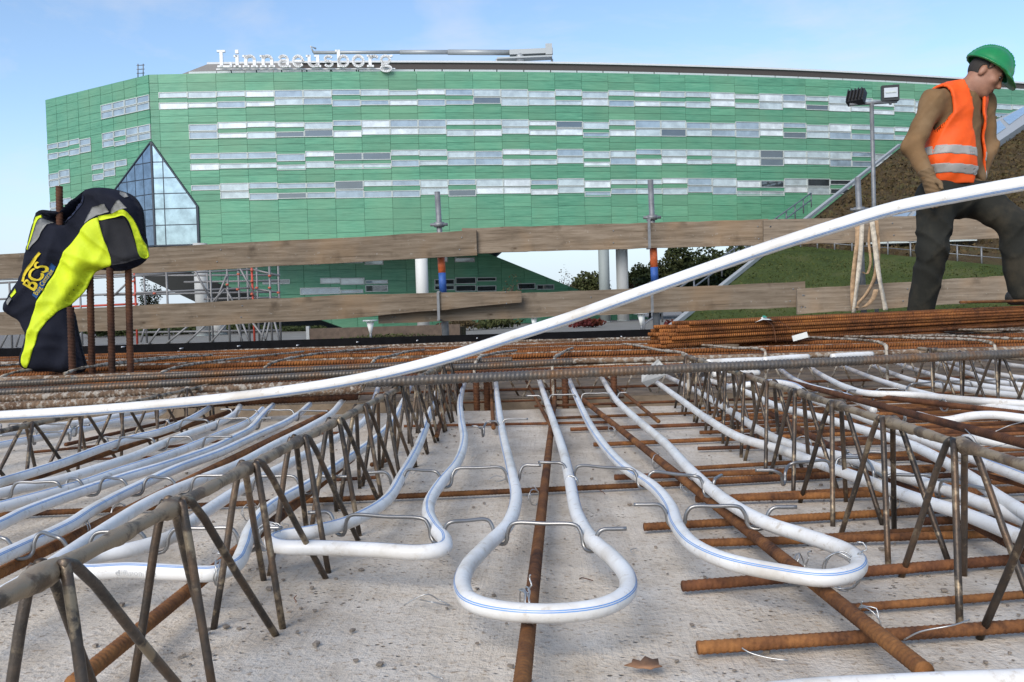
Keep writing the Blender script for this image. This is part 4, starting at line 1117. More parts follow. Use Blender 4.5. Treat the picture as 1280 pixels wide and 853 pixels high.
# ================================================================== REBAR MAT
mat_meshes = []
for v in range(4):
    rg = np.random.RandomState(20 + v)
    pts = line((-5.5, 0, 0), (5.5, 0, 0), .16)
    w = np.cumsum(rg.normal(size=len(pts))) * .0016; w -= np.linspace(w[0], w[-1], len(w))
    pts = [p + Vector((0, w[i], w[i] * .35)) for i, p in enumerate(pts)]
    V, F, UV = tube_data(pts, .0105, 8)
    o = mk('mat_rebar', V, F, (M_rust_rib, M_rusto_rib, M_dirty_bar, M_rusto_rib)[v], uv=UV, local=True); mat_meshes.append(o)
rg = random.Random(5)
yy = 3.12; k = 0
lab_mat = 'rusty ribbed bar in the dense mat between the girders and the black edge board'
while yy < 6.35:
    o = mat_meshes[k] if k < 4 else mat_meshes[rg.randrange(4)].copy()
    if k >= 4: COL.objects.link(o)
    o.location = (rg.uniform(-.4, .9), yy, .098 + .012 * (k % 3) - .006 * (yy - 3)); o.rotation_euler = (rg.uniform(0, 6), rg.uniform(-.002, .002), .05 + rg.uniform(-.025, .03))
    tag(o, lab_mat, 'rebar', 'bars of the rebar mat')
    yy += rg.uniform(.045, .10); k += 1
# crusted stirrup legs lying over the mat and bending down at their near end
lab_st = 'cement crusted stirrup lying over the rebar mat with a bent end'
for k in range(26):
    x = -4.1 + k * .35 + rg.uniform(-.09, .09); yn = 3.0 + rg.uniform(-.12, .25) + .04 * x; yf = yn + rg.uniform(1.0, 2.3); zt = .148 + rg.uniform(-.008, .014)
    dx = rg.uniform(-.10, .14)
    pts = catmull(([(x, yn, .01), (x, yn, .09), (x, yn + .004, zt - .016), (x + .006, yn + .026, zt)] if x > -.4 else [(x, yn + .2, zt - .012), (x, yn + .3, zt)]) + [ (x + dx * .3, yn + (yf - yn) * .35, zt + rg.uniform(-.008, .008)), (x + dx * .7, yn + (yf - yn) * .7, zt - .008), (x + dx, yf, zt - .02)], .018)
    n_ = len(pts); lum = np.array([1 + rg.uniform(-.12, .55) * (rg.random() < .55) for _ in range(n_)])
    V, F, UV = tube_data(pts, .0046 * lum, 8); o = mk('stirrup' if x > -.4 else 'crusted_rebar', V, F, M_stirrup, uv=UV); tag(o, lab_st if x > -.4 else 'cement crusted bar lying lengthwise over the rebar mat near the jacket', 'stirrup' if x > -.4 else 'rebar', 'stirrups over the rebar mat' if x > -.4 else 'crusted bars over the mat')
# thick vertical anchors in the gap
lab_v = 'short thick rusty bar standing upright in the gap behind the slab'
for (x, y) in [(596, 3.05), (609, 3.12), (707, 3.0), (692, 3.15), (575, 3.2), (768, 3.1), (545, 3.1)]:
    p = at_y(x, 505, y); bar('upright_rebar', (p.x, y, -.1), (p.x, y, .10), .011, M_rustd, lab_v, group='upright bars in the gap')

# ================================================================== REBAR STACK
sa = at_y(822, 415, 4.0); sb = at_y(1285, 392, 5.3)
sd = Vector((sb.x - sa.x, sb.y - sa.y, 0)).normalized(); sn = Vector((-sd.y, sd.x, 0))
sproto = None
lab_s = 'rusty bar in the neat stack of straight bars before the worker'
for layer in range(7):
    for c in range(7 if layer < 6 else 5):
        off = rg.uniform(-.035, .06) + (.13 if layer < 2 and c > 3 else 0) + .02 * layer
        if sproto is None:
            pts = line((0, 0, 0), (5.2, 0, 0), .2); V, F, UV = tube_data(pts, .0085, 8)
            sproto = mk('stacked_rebar', V, F, M_rusto_rib, uv=UV, local=True); o = sproto
        else: o = sproto.copy(); COL.objects.link(o)
        base = Vector((sa.x, sa.y, 0)) + sd * off + sn * (c * .024 + rg.uniform(-.006, .006) + (.012 if layer % 2 else 0))
        z0 = .143 + layer * .0158 + rg.uniform(-.002, .002)
        o.location = (base.x, base.y, z0); o.rotation_euler = (rg.uniform(0, 6), -.004 + rg.uniform(-.0015, .0015), math.atan2(sd.y, sd.x) + rg.uniform(-.008, .008))
        tag(o, lab_s, 'rebar', 'bars in the rebar stack')
# timber bearers carrying the stack
for t in (.35, 2.2, 4.2):
    p = Vector((sa.x, sa.y, 0)) + sd * t + sn * .07
    ob = MB().box((p.x, p.y, .1305), (.07, .3, .012), Matrix.Rotation(math.atan2(sd.y, sd.x), 3, 'Z')).build('timber_bearer', M_wood); tag(ob, 'thin timber strip bearing the rebar stack', 'timber', 'bearers under the rebar stack')
RS = 1.0; RA = .12
# bar with bent wire on top of the stack
bar('loose_rebar', at_y(1200, 378, 5.25), at_y(1300, 376, 5.4), .008, M_rust, 'loose orange bar lying on top of the rebar stack by the boot', rib=False)
tg = empty('label_tag', at_y(955, 402, 4.3)); tag(tg, 'crumpled white and green paper tag on top of the rebar stack', 'tag')
M_paper = simple('tag_paper', (.72, .73, .68), .8, var=.12, scale=30); M_tgreen = simple('tag_green', (.03, .30, .20), .7)
c = at_y(957, 403, 4.28)
V = [c + Vector((x, y, z)) for x, y, z in ((-.05, 0, 0), (-.015, -.01, .012), (.02, -.008, .010), (.055, 0, -.002), (-.03, .04, .012), (0, .05, .026), (.03, .045, .014), (.05, .05, .0))]
mk('sheet', V, [(0, 1, 5, 4), (1, 2, 6, 5), (2, 3, 7, 6)], M_paper, tg, False)
V = [c + Vector((x, y, z)) for x, y, z in ((-.008, .012, .0225), (.012, .015, .0225), (.009, .045, .030), (-.004, .045, .030), (.022, .02, .0145), (.034, .02, .011), (.033, .04, .014), (.024, .04, .0185))]
mk('print', V, [(0, 1, 2, 3), (4, 5, 6, 7)], M_tgreen, tg, False)
c = at_y(1000, 421, 3.95)
ob = MB().box(c, (.065, .004, .024), Matrix.Rotation(-.25, 3, 'Y')).build('paper_label', M_paper); tag(ob, 'small blank white label stuck on the front of the rebar stack', 'label')
for (x0, x1) in ((965, 970), (980, 992)):
    pts = catmull([at_y(x0 - 6, 402, 4.22), at_y(x0, 406, 4.13), at_y(x1 - 2, 414, 4.08), at_y(x1, 428, 4.05)], .01); tag(tube('tie_wire', pts, .0016, M_rustd, 6), 'rusty binding wire wrapped round the rebar stack', 'wire', 'binding wires on the stack')
# white paper tag under the long steel bar
n = Vector((0, -1, .15)); pq = [at_y(x, y, 2.45 + dy) for x, y, dy in ((823, 449, 0), (830, 457, 0), (834, 468, .02), (809, 484, .02), (802, 478, 0), (802, 466, 0))]
ob = MB().prism(pq, (0, .002, 0)).build('paper_tag', simple('tag_paper_dull', (.50, .50, .48), .85)); tag(ob, 'crumpled blank white paper tag hanging behind the long steel bar', 'tag')
# ================================================================== PIPES
def pipe_mat():
    m, nt, b = nodes('white_pipe'); vec = coord(nt)
    f = noise(nt, vec, 9, 6, .65); g = noise(nt, vec, 70, 4, .7)
    c = ramp(nt, f, [(.32, (.58, .54, .48)), (.50, (.74, .73, .705)), (.72, (.80, .80, .79))])
    c = mixcol(nt, ramp(nt, g, [(.58, (0, 0, 0)), (.70, (.7, .7, .7))]), c, (.45, .39, .31)); g2 = noise(nt, vec, 28, 6, .75); c = mixcol(nt, ramp(nt, g2, [(.55, (0, 0, 0)), (.72, (.55, .55, .55))]), c, (.50, .45, .38))
    nt.links.new(c, b.inputs['Base Color']); b.inputs['Roughness'].default_value = .38
    b.inputs['Specular IOR Level'].default_value = .45
    b.inputs['Subsurface Weight'].default_value = .0
    bump(nt, b, g, .08, .0008)
    return m
M_pipe = pipe_mat()
M_stripe = simple('pipe_stripe_blue', (.13, .29, .60), .4, var=.1)
M_print = simple('pipe_print_grey', (.50, .50, .49), .5, var=.1)
PR = .0086; ZP = .047; PIPES = []
def pipe(pts3, label, r=PR, ang=None, step=.008, group=None, sides=16):
    P = catmull(pts3, step); PIPES.append(np.array([tuple(p) for p in P]))
    e = empty('heating_pipe', P[0]); tag(e, label, 'pipe', group)
    tube('pipe_wall', P, r, M_pipe, sides, e)
    if ang is not None:
        Pn, T_, N_, B_, s = frames(P); V = []; F = []
        for off in (-.10, .10):
            base = len(V); hw = .055
            for i in range(len(Pn)):
                for k in (-1, 0, 1):
                    th = ang + off + k * hw; V.append(Pn[i] + (r * 1.012) * (N_[i] * math.cos(th) + B_[i] * math.sin(th)))
            for i in range(len(Pn) - 1):
                for k in (0, 1): a = base + i * 3 + k; F.append((a, a + 1, a + 4, a + 3))
        mk('blue_stripe', V, F, M_stripe, e)
    return e
def zpts(L, z=ZP): return [at_z(p[0], p[1], p[2] if len(p) > 2 else z) for p in L]
loopA = [(549, 474), (546, 490), (538, 515), (522, 560), (503, 594), (478, 630), (430, 655), (385, 666), (352, 671), (339, 677), (352, 684), (400, 685), (470, 688), (525, 691), (552, 687), (556, 676), (545, 662), (536, 645), (537, 628), (550, 606), (571, 580), (580, 552), (577, 528), (575, 505), (578, 488), (582, 474)]
loopB = [(619, 467), (622, 500), (630, 550), (640, 592), (645, 625), (634, 657), (606, 685), (584, 710), (578, 735), (592, 754), (632, 764), (692, 767), (750, 760), (781, 744), (784, 722), (767, 699), (740, 675), (722, 645), (713, 605), (705, 568), (690, 522), (672, 470)]
loopC = [(709, 469), (722, 500), (746, 545), (780, 584), (818, 610), (838, 634), (848, 660), (870, 684), (910, 702), (970, 715), (1030, 723), (1064, 717), (1074, 704), (1058, 689), (1010, 671), (960, 655), (910, 628), (865, 590), (832, 555), (800, 528), (770, 500), (752, 472)]
pipe(zpts(loopA), 'white pipe loop tied to the left lattice girder with a flat front bend', ang=-.2)
pipe(zpts(loopB), 'rounded white pipe loop tied to the rusty bar in the middle', ang=1.1)
pipe(zpts(loopC), 'long white pipe loop ending in a rounded bend before the right girder', ang=.9)
loopE = [(473, 484), (466, 505), (452, 530), (425, 546), (340, 591), (300, 612), (250, 645), (210, 673), (160, 688), (115, 696), (92, 706), (104, 715), (160, 713), (220, 716), (268, 717), (292, 708), (304, 690), (312, 665), (330, 640), (352, 625), (386, 606), (430, 577), (468, 550), (490, 528), (504, 502), (514, 482)]
pipe(zpts(loopE), 'white printed pipe loop passing below the left lattice girder', ang=.5)
Q = {
 'white pipe farthest from the left girder in its bay, beside an orange bar': [(263, 509), (236, 525), (200, 540), (167, 548), (129, 560), (75, 580), (0, 603), (-80, 625)],
 'plain white pipe between two orange bars left of the girder': [(300, 508), (294, 517), (273, 529), (232, 544), (206, 554), (169, 570), (112, 589), (75, 600), (24, 611), (-70, 636)],
 'white pipe dipping behind a wire clip left of the girder': [(328, 512), (312, 527), (262, 549), (230, 562), (180, 580), (142, 592), (105, 605), (60, 618), (0, 634), (-80, 655)],
 'white striped pipe merging beside another pipe left of the girder': [(341, 507), (329, 519), (311, 538), (290, 549), (266, 561), (206, 582), (159, 596), (122, 608), (75, 624), (28, 642), (0, 656), (-80, 690)],
 'white striped pipe next to the bright orange bar along the girder': [(387, 506), (376, 516), (356, 529), (331, 540), (303, 553), (275, 566), (219, 587), (180, 605), (141, 624), (112, 640), (84, 658), (37, 680), (0, 697), (-80, 735)],
 'white pipe running right behind the chord of the left girder': [(429, 500), (412, 519), (385, 535), (340, 558), (295, 582), (200, 621), (120, 669), (50, 716), (0, 745), (-60, 780)],
}
for k, (lb, L) in enumerate(Q.items()): pipe(zpts(L), lb, ang=(-.5, None, -.3, -.7, -.8, None)[k])
pipe(zpts([(205, 513), (195, 518), (142, 528), (94, 539), (47, 548), (0, 557), (-80, 575)]), 'white pipe beyond the girder near the jacket, closest to that girder', ang=-.5)
pipe(zpts([(175, 514), (150, 520), (90, 530), (40, 537), (0, 543), (-80, 556)]), 'white pipe beyond the girder near the jacket, outermost one', ang=.4)
Rr = [
 ('lower of two touching white pipes running along the right girder', [(815, 474), (850, 499), (880, 521), (927, 548), (974, 562), (1022, 579), (1080, 600), (1146, 624), (1203, 642), (1280, 674), (1350, 705)], ZP, None),
 ('upper of two touching white pipes running along the right girder', [(832, 470), (880, 494), (919, 518), (958, 543), (1000, 560), (1060, 573), (1110, 590), (1180, 612), (1240, 635), (1280, 650), (1350, 680)], ZP, None),
 ('white pipe curving away from the touching pair beyond the right girder', [(880, 474), (897, 479), (931, 490), (974, 509), (1005, 517), (1036, 525), (1080, 538), (1137, 556), (1163, 568), (1215, 598), (1249, 622), (1290, 646), (1340, 668)], ZP + .01, None),
 ('white striped pipe hooking over beside the crusted right girder chord', [(905, 484, .06), (933, 481, .075), (966, 478, .08), (989, 481, .08), (1003, 488, .075), (1013, 498, .07), (1036, 507, .065), (1080, 523, .06), (1140, 545, .055), (1220, 575, .05), (1300, 606, .05)], .07, .3),
 ('white striped pipe ending in a short loop under the long steel bar', [(972, 459), (977, 463), (992, 474), (1013, 483), (1040, 490), (1060, 496), (1080, 506), (1092, 513)], ZP, 0.0),
 ('white pipe with a coupling ring sweeping to the worker side', [(1010, 456), (1016, 462), (1036, 474), (1060, 485), (1088, 492), (1146, 494), (1198, 499), (1280, 505), (1360, 510)], ZP + .012, None),
 ('white pipe sweeping right below the coupled one', [(1050, 457), (1060, 461), (1094, 474), (1129, 485), (1163, 494), (1215, 505), (1280, 513), (1360, 520)], ZP, None),
 ('bundled white pipe on the worker side, lowest of its bundle', [(1085, 454), (1091, 457), (1120, 469), (1146, 477), (1181, 483), (1232, 490), (1280, 495), (1360, 500)], ZP, None),
 ('bundled white pipe on the worker side, second from below', [(1118, 453), (1125, 456), (1163, 468), (1189, 475), (1232, 483), (1280, 489), (1360, 495)], ZP + .004, None),
 ('bundled white pipe on the worker side, third from below', [(1168, 453), (1177, 456), (1215, 468), (1243, 477), (1280, 482), (1360, 488)], ZP, None),
 ('bundled white pipe on the worker side, fourth from below', [(1182, 451), (1191, 454), (1232, 465), (1280, 473), (1360, 480)], ZP, None),
 ('bundled white pipe on the worker side, topmost one', [(1228, 449), (1239, 452), (1280, 459), (1360, 468)], ZP, None),
 ('short white pipe bend tied to the brown bar by a white cable tie', [(1146, 519, .055), (1181, 526, .055), (1215, 520, .065), (1245, 519, .065), (1280, 523, .06), (1360, 532, .05)], .06, None),
 ('white pipe bend just below the tied one beside a wire coil', [(1206, 549, .06), (1225, 550, .065), (1250, 553, .065), (1290, 557, .06), (1360, 566, .05)], .06, None),
]
for lb, L, z, ang in Rr: pipe(zpts(L, z), lb, ang=ang)
# pipe ends above the mat front
for k, (x0, y0, x1, y1, lb) in enumerate([(884, 453, 960, 450, 'white pipe piece just above the long steel bar beside a stirrup hook'), (955, 450, 1010, 446, 'white pipe piece above the steel bar, second beside the stirrup hooks'), (1040, 446, 1090, 443, 'white pipe piece above the steel bar near the crusted stirrup'), (892, 468, 948, 466, 'white pipe piece just below the long steel bar at the right girder')]):
    pipe([at_y(x0, y0, 2.75), at_y((x0 + x1) / 2, (y0 + y1) / 2 - .5, 2.8), at_y(x1, y1, 2.85)], lb)
# the long arching pipe
hp = [(-260, 538), (-120, 528), (0, 520), (100, 514), (200, 506), (300, 496), (400, 482.5), (480, 467.5), (560, 447), (640, 421), (720, 395), (800, 366), (880, 337.5), (960, 310), (1040, 284), (1120, 260), (1200, 244), (1280, 229.5), (1400, 212), (1560, 196)]
hose = [at_y(x, y, 1.63 - .5 * min(1.15, max(-.2, x / 1280))) for x, y in hp]
pipe(hose, 'long white pipe arching across the whole site in front of everything', r=.0089, ang=2.2, step=.02)
pipe(zpts([(800, 900), (900, 877), (1000, 864), (1130, 857), (1290, 851), (1420, 849)], .03), 'white pipe lying at the near rim of the slab before the bars', ang=None)
# printed word on the low pipe loop
def text_mesh(body, size):
    cu = bpy.data.curves.new('lettering', 'FONT'); cu.body = body; cu.size = size; cu.resolution_u = 3
    ob = bpy.data.objects.new('lettering', cu); COL.objects.link(ob)
    dg = bpy.context.evaluated_depsgraph_get(); me = bpy.data.meshes.new_from_object(ob.evaluated_get(dg))
    V = np.array([v.co[:] for v in me.vertices]); F = [tuple(p.vertices) for p in me.polygons]
    bpy.data.objects.remove(ob); bpy.data.meshes.remove(me); bpy.data.curves.remove(cu)
    return V, F
pe = [o for o in bpy.data.objects if o.get('label', '').startswith('white printed pipe loop')][0]
V, F = text_mesh('diffusion line', .0095)
A = at_z(150, 713.5, ZP); B = at_z(262, 717, ZP); d = (B - A).normalized(); up = Vector((0, 0, 1)); out = d.cross(up).normalized()
if out.y > 0: out = -out
W3 = []
sc_ = min(1.0, (B - A).length / V[:, 0].max())
for v in V:
    th = (v[1] - .0035) / PR + .1; c = A + d * (v[0] * sc_); W3.append(c + (out * math.cos(th) + up * math.sin(th)) * (PR * 1.02))
mk('print', W3, F, M_print, pe, False)

# ================================================================== PIPE CLIPS
M_clip = simple('clip_wire', (.27, .265, .26), .35, .75, var=.2)
ZT, ZLO = .0625, .036
ALLP = np.vstack([p for p in PIPES])
def clip(flats, label, zt=ZT, r=.0024, single=False):
    pts = []
    P = [(at_z(a, y if not isinstance(y, tuple) else y[0], zt), at_z(b, y if not isinstance(y, tuple) else y[1], zt)) for a, b, y in flats]
    for i, (a, b) in enumerate(P):
        d = (b - a).normalized()
        if i == 0: pts.append(a)
        else: pts += [a + d * .002 + Vector((0, 0, -.003)), a + d * .008]
        pts.append(a.lerp(b, .5))
        if i < len(P) - 1:
            c = P[i + 1][0]; e = (c - b); w = e.length; en = e / max(w, 1e-6); m = (b + c) / 2; m.z = ZLO; hw = .0115
            rel = ALLP[:, :2] - np.array(m[:2]); al = rel @ np.array(en[:2]); ac = np.abs(rel @ np.array((-en.y, en.x)))
            okp = (np.abs(al) < .055) & (ac < .006)
            if okp.any():
                kk = np.argmin(np.where(okp, np.abs(al), 9)); m = m + en * al[kk]
                b2 = Vector((m.x, m.y, b.z)) - en * (hw + .004); c2 = Vector((m.x, m.y, c.z)) + en * (hw + .004)
                b = b2; P[i + 1] = (c2, P[i + 1][1]); pts[-1] = (a + b) / 2
            pts += [b - d * .008, b - d * .002 + Vector((0, 0, -.003))]
            pts += [Vector((m.x, m.y, zt - .012)) - en * (hw + .001), Vector((m.x, m.y, ZLO + .007)) - en * hw, Vector((m.x, m.y, ZLO)) - en * hw * .6, Vector((m.x, m.y, ZLO)) + en * hw * .6, Vector((m.x, m.y, ZLO + .007)) + en * hw, Vector((m.x, m.y, zt - .012)) + en * (hw + .001)]
        else: pts.append(b)
    o = tube('pipe_clip', catmull(pts, .004), r, M_clip, 8)
    return tag(o, label, 'pipe clip')
clip([(385, 421, 641), (448, 524, 646.5), (547, 624, 651), (648, 725, 656), (743, 783, 661)], 'wire pipe clip row nearest the flat bend of the girder tied loop')
clip([(457, 481, 591), (500, 556, 588), (576, 632, 584), (648, 676, 582)], 'wire clip row holding both legs of the girder tied loop farther back')
clip([(673, 702, 578), (722, 776, 583), (800, 850, 588), (872, 902, 594)], 'wire clip row from the middle loop to the long right hand loop')
clip([(792, 832, 631), (857, 930, 633), (952, 996, 634)], 'wire clip row across the long right hand loop near its bend')
clip([(658, 674, 495), (686, 716, 494), (730, 759, 492), (772, 784, 491)], 'small wire clip row across the pipes at the far slab end')
clip([(590, 600, 533), (607, 622, 527), (630, 660, 524)], 'loose wavy wire clip lying by the second pipe at the slab end')
clip([(-15, 7, 604), (24, 74, 603), (82, 105, 599), (122, 172, 597.5), (190, 241, 595.5), (258, 300, 594)], 'wire clip row across the left bay of pipes at mid distance')
clip([(150, 160, 547), (168, 203, 547), (214, 251, 546), (262, 290, 546)], 'wire clip row across the left bay of pipes farther back')
clip([(210, 224, 525), (235, 266, 524.5), (276, 307, 523), (318, 340, 523)], 'wire clip row across the left bay near the far pipe ends')
clip([(275, 293, 512), (302, 326, 513), (336, 368, 513), (377, 410, 514)], 'wire clip row at the far pipe ends in the left bay')
clip([(-30, 25, 670), (45, 115, 666), (140, 205, 662), (234, 299, 660), (319, 352, 660)], 'wire clip row passing below the left girder close to the camera')
clip([(290, 318, 596), (329, 380, 595.5), (411, 436, 596)], 'wire clip row visible through the legs of the left girder')
clip([(-20, 2, 530), (10, 36, 530), (45, 74, 530), (86, 110, 531)], 'wire clip row beyond the girder near the jacket')
clip([(0, 33, 545), (42, 80, 541), (93, 112, 531.5)], 'dark wire clip across the outer pipes near the jacket')
clip([(1052, 1082, 570), (1106, 1168, 594), (1196, 1246, 614)], 'wire clip across the touching pipe pair beyond the right girder')
clip([(1012, 1044, 491), (1053, 1086, 489), (1096, 1126, 486), (1137, 1165, 480), (1180, 1207, 477), (1217, 1247, 476), (1258, 1290, 475)], 'long wire clip row across the pipes on the worker side')
clip([(985, 1002, 491), (1010, 1044, 490.5)], 'small wire clip beside the striped hooking pipe')
clip([(944, 973, 588), (985, 1030, 579), (1046, 1075, 572)], 'wire clip at the foot of the right girder beside crosswise bars')
clip([(1060, 1085, 565), (1098, 1108, 566)], 'short wavy wire clip between crosswise bars beyond the right girder')

# ================================================================== TIE WIRES
M_wire = simple('tie_wire_bright', (.48, .48, .47), .35, .8, var=.1)
def tie(px, py, z, label, n=4, rad=.014, axis=(1, 0, 0), tail=.05, seed=0, r=.0008):
    rg = random.Random(seed); c = at_z(px, py, z); ax = Vector(axis).normalized(); u = ax.orthogonal().normalized(); v = ax.cross(u); pts = []
    for k in range(n):
        for j in range(10):
            a = j / 10 * 2 * PI + k * .2; rr = rad * rg.uniform(.93, 1.12)
            pts.append(c + u * math.cos(a) * rr + v * math.sin(a) * rr + ax * ((k + j / 10) * .0022 - n * .001 + rg.uniform(-.002, .002)))
    p = pts[-1]
    for k in range(6): p = p + Vector((rg.uniform(-.4, .4), rg.uniform(-.4, .4), rg.uniform(.0, .5))) * tail / 4; pts.append(p)
    o = tube('tie_wire', catmull(pts, .003), r, M_wire, 6); return tag(o, label, 'wire')
tie(336, 672, ZP, 'bright wire twisted round the pipe bend and the left girder leg', 6, .016, (.3, 1, 0), .05, 1)
tie(657, 763, .040, 'bright wire tying the rounded middle loop to the rusty bar', 3, .019, (1, .2, 0), .045, 2)
tie(1052, 715, .036, 'bright wire tying the long right hand loop to the rusty bar', 3, .018, (.7, .8, 0), .06, 3)
tie(275, 716, ZP, 'bright wire round the low printed pipe loop', 3, .013, (1, .1, 0), .05, 4)
tie(1180, 507, ZP, 'small wire knot on the brown bar on the worker side', 3, .014, (1, .3, 0), .03, 5)
tie(1003, 556, ZP, 'wire round the touching pipe pair by the right girder leg', 3, .015, (.4, 1, 0), .04, 6)
tie(714, 603, ZP, 'green coated wire ring round the middle loop', 2, .0095, (.1, 1, 0), .0, 7, .0013)
tie(550, 470, .06, 'frayed pale wire knot on the first pipe behind the steel bar', 3, .014, (0, 1, 0), .05, 8)
tie(590, 467, .06, 'frayed pale wire knot on the second pipe behind the steel bar', 3, .014, (0, 1, 0), .05, 9)
tie(628, 465, .06, 'frayed pale wire knot on the third pipe behind the steel bar', 3, .014, (0, 1, 0), .05, 10)
tie(1130, 520, .075, 'white cable tie round the brown bar by the short pipe bend', 2, .0125, (1, -.3, 0), .0, 11, .0018)
for k, (x, y, z) in enumerate([(668, 622, .022), (858, 606, .02), (690, 533, .02), (935, 657, .02), (1000, 708, .022), (1085, 775, .022), (820, 577, .022), (765, 540, .02), (150, 641, .022), (108, 662, .03), (312, 640, .02), (1046, 592, .02), (1118, 628, .03)]):
    o = tie(x, y, z, 'thin wire tie knotted round two crossing rusty bars', 2, .0125, (1, .8 if k % 2 else -.8, 0), .03, 40 + k, .0007); o['group'] = 'wire ties on bar crossings'
def loose(L, label, z=.003):
    o = tube('loose_wire', catmull([at_z(x, y, z + dz) for x, y, dz in L], .004), .0007, M_wire, 6); tag(o, label, 'wire')
loose([(505, 757, 0), (520, 748, .008), (535, 743, .012), (548, 750, .003), (562, 757, .001), (540, 753, .01), (525, 750, .003)], 'tangled bit of wire on the slab between two loops')
loose([(610, 600, 0), (620, 595, .006), (632, 598, .001), (620, 603, .004)], 'small coil of wire on the slab between two pipes')
loose([(915, 800, .01), (935, 815, .004), (958, 822, .001), (985, 826, .0)], 'loose thin wire curling over the nearest crosswise bar')
loose([(1130, 800, .012), (1150, 790, .022), (1190, 782, .03), (1212, 775, .03)], 'thin pale wire on the nearest crosswise bar by the girder')
loose([(905, 690, 0), (920, 700, .004), (938, 708, .001)], 'loose dark wire on the slab inside the long right hand loop')
loose([(1150, 530, .05), (1190, 528, .08), (1215, 545, .09), (1230, 560, .06), (1255, 556, .07), (1262, 548, .05)], 'tangled wire coil by the pipe bends on the worker side')
loose([(1243, 540, .09), (1262, 532, .10), (1285, 526, .11)], 'thin white wire sticking up by the pipe bends')

rgw = random.Random(4)
for k in range(14):
    x = rgw.uniform(330, 1180); y = rgw.uniform(590, 845); a = rgw.uniform(0, 6); L_ = rgw.uniform(14, 34)
    P_ = [at_z(x + math.cos(a) * L_ * t + rgw.uniform(-4, 4), y + math.sin(a) * L_ * .35 * t + rgw.uniform(-2, 2), .0015 + rgw.uniform(0, .005)) for t in (-.5, -.2, .2, .5)]
    tag(tube('wire_offcut', catmull(P_, .004), .0006, M_wire if k % 3 else M_rustd, 5), 'short thin wire offcut dropped on the concrete slab', 'wire', 'wire offcuts on the slab')
# ================================================================== DEBRIS
def rock(c, s, rg):
    u = rg.normal(size=(8, 3)); base = np.array([[x, y, z] for z in (-1, 1) for y in (-1, 1) for x in (-1, 1)], float)
    base = base * rg.uniform(.45, 1.0, (8, 3)); base *= np.array([s, s * rg.uniform(.6, 1.2), s * .5]); a = rg.uniform(0, 6)
    R = np.array([[math.cos(a), -math.sin(a), 0], [math.sin(a), math.cos(a), 0], [0, 0, 1]])
    return base @ R.T + np.array(c)
HX = [(0, 2, 3, 1), (4, 5, 7, 6), (0, 1, 5, 4), (2, 6, 7, 3), (0, 4, 6, 2), (1, 3, 7, 5)]
M_crumb = simple('cement_crumb', (.22, .185, .15), .95, var=.4, scale=30, bmp=.5, bscale=300)
rgn = np.random.RandomState(9); mb = MB()
for k in range(900):
    y = .35 + 2.4 * rgn.rand() ** 1.3; x = rgn.uniform(-.62, .60) * y + .03
    s = rgn.choice([.0012, .0018, .0025, .004], p=[.45, .3, .2, .05])
    if rgn.rand() < .4: x = (-.309 if rgn.rand() < .5 else .425) + rgn.normal() * .05
    mb.add(rock((x, y, s * .3), s, rgn), HX)
tag(mb.build('cement_crumbs', M_crumb), 'small cement crumbs and grit strewn over the slab', 'debris', kind='stuff')
for (x, y, s, lb) in [(308, 569 + 170, .006, 'cement lump on the slab below the left girder'), (283, 783, .010, 'dark cement lump at the foot of the left girder'), (452, 712, .0075, 'dark cement lump in front of the girder tied loop'), (390, 735, .007, 'flat cement lump beside a left girder leg'), (440, 788, .009, 'pair of cement crumbs in front of the left loop'), (445, 825, .006, 'small cement lump near the camera left of the middle loop'), (820, 684, .006, 'small cement lump between middle and right hand loops'), (884, 680, .005, 'tiny cement lump inside the long right hand loop'), (1180, 738, .009, 'cement lump beside a right girder leg')]:
    s *= .5; c = at_z(x, y, s * .3); o = mk('cement_lump', rock(c, s, rgn), HX, M_crumb, smooth=False); tag(o, lb, 'rubble')
    md = o.modifiers.new('bevel', 'BEVEL'); md.width = s * .35; md.segments = 2
# dry leaf
M_leafd = simple('dry_leaf', (.26, .135, .07), .8, var=.4, scale=60)
c = at_z(806, 838, .004); ol = [(x * .72, y * .55) for x, y in [(-.024, .000), (-.015, .006), (-.013, .013), (-.004, .010), (.002, .018), (.010, .012), (.017, .012), (.017, .002), (.020, -.008), (.010, -.010), (.006, -.018), (-.002, -.008), (-.010, -.009), (-.014, -.002)]]
V = [c + Vector((x, y, .003 + .010 * abs(y) / .018 * (1 if y > 0 else .35) + .12 * x * x / .02)) for x, y in ol] + [c + Vector((0, 0, .004))]
V = V + [v - Vector((0, 0, .0008)) for v in V]; n = len(ol); m1 = n + 1
F = [(i, (i + 1) % n, n) for i in range(n)] + [(m1 + (i + 1) % n, m1 + i, m1 + n) for i in range(n)] + [(i, m1 + i, m1 + (i + 1) % n, (i + 1) % n) for i in range(n)]
tag(mk('dry_leaf', V, F, M_leafd), 'crumpled brown dry leaf on the concrete near the camera', 'leaf')
c = at_z(475, 578, .008); tag(bar('rebar_offcut', c + Vector((-.012, -.03, 0)), c + Vector((.012, .03, 0)), .0045, M_rust, 'short rusty bar offcut lying loose between girder and first pipe'), None)

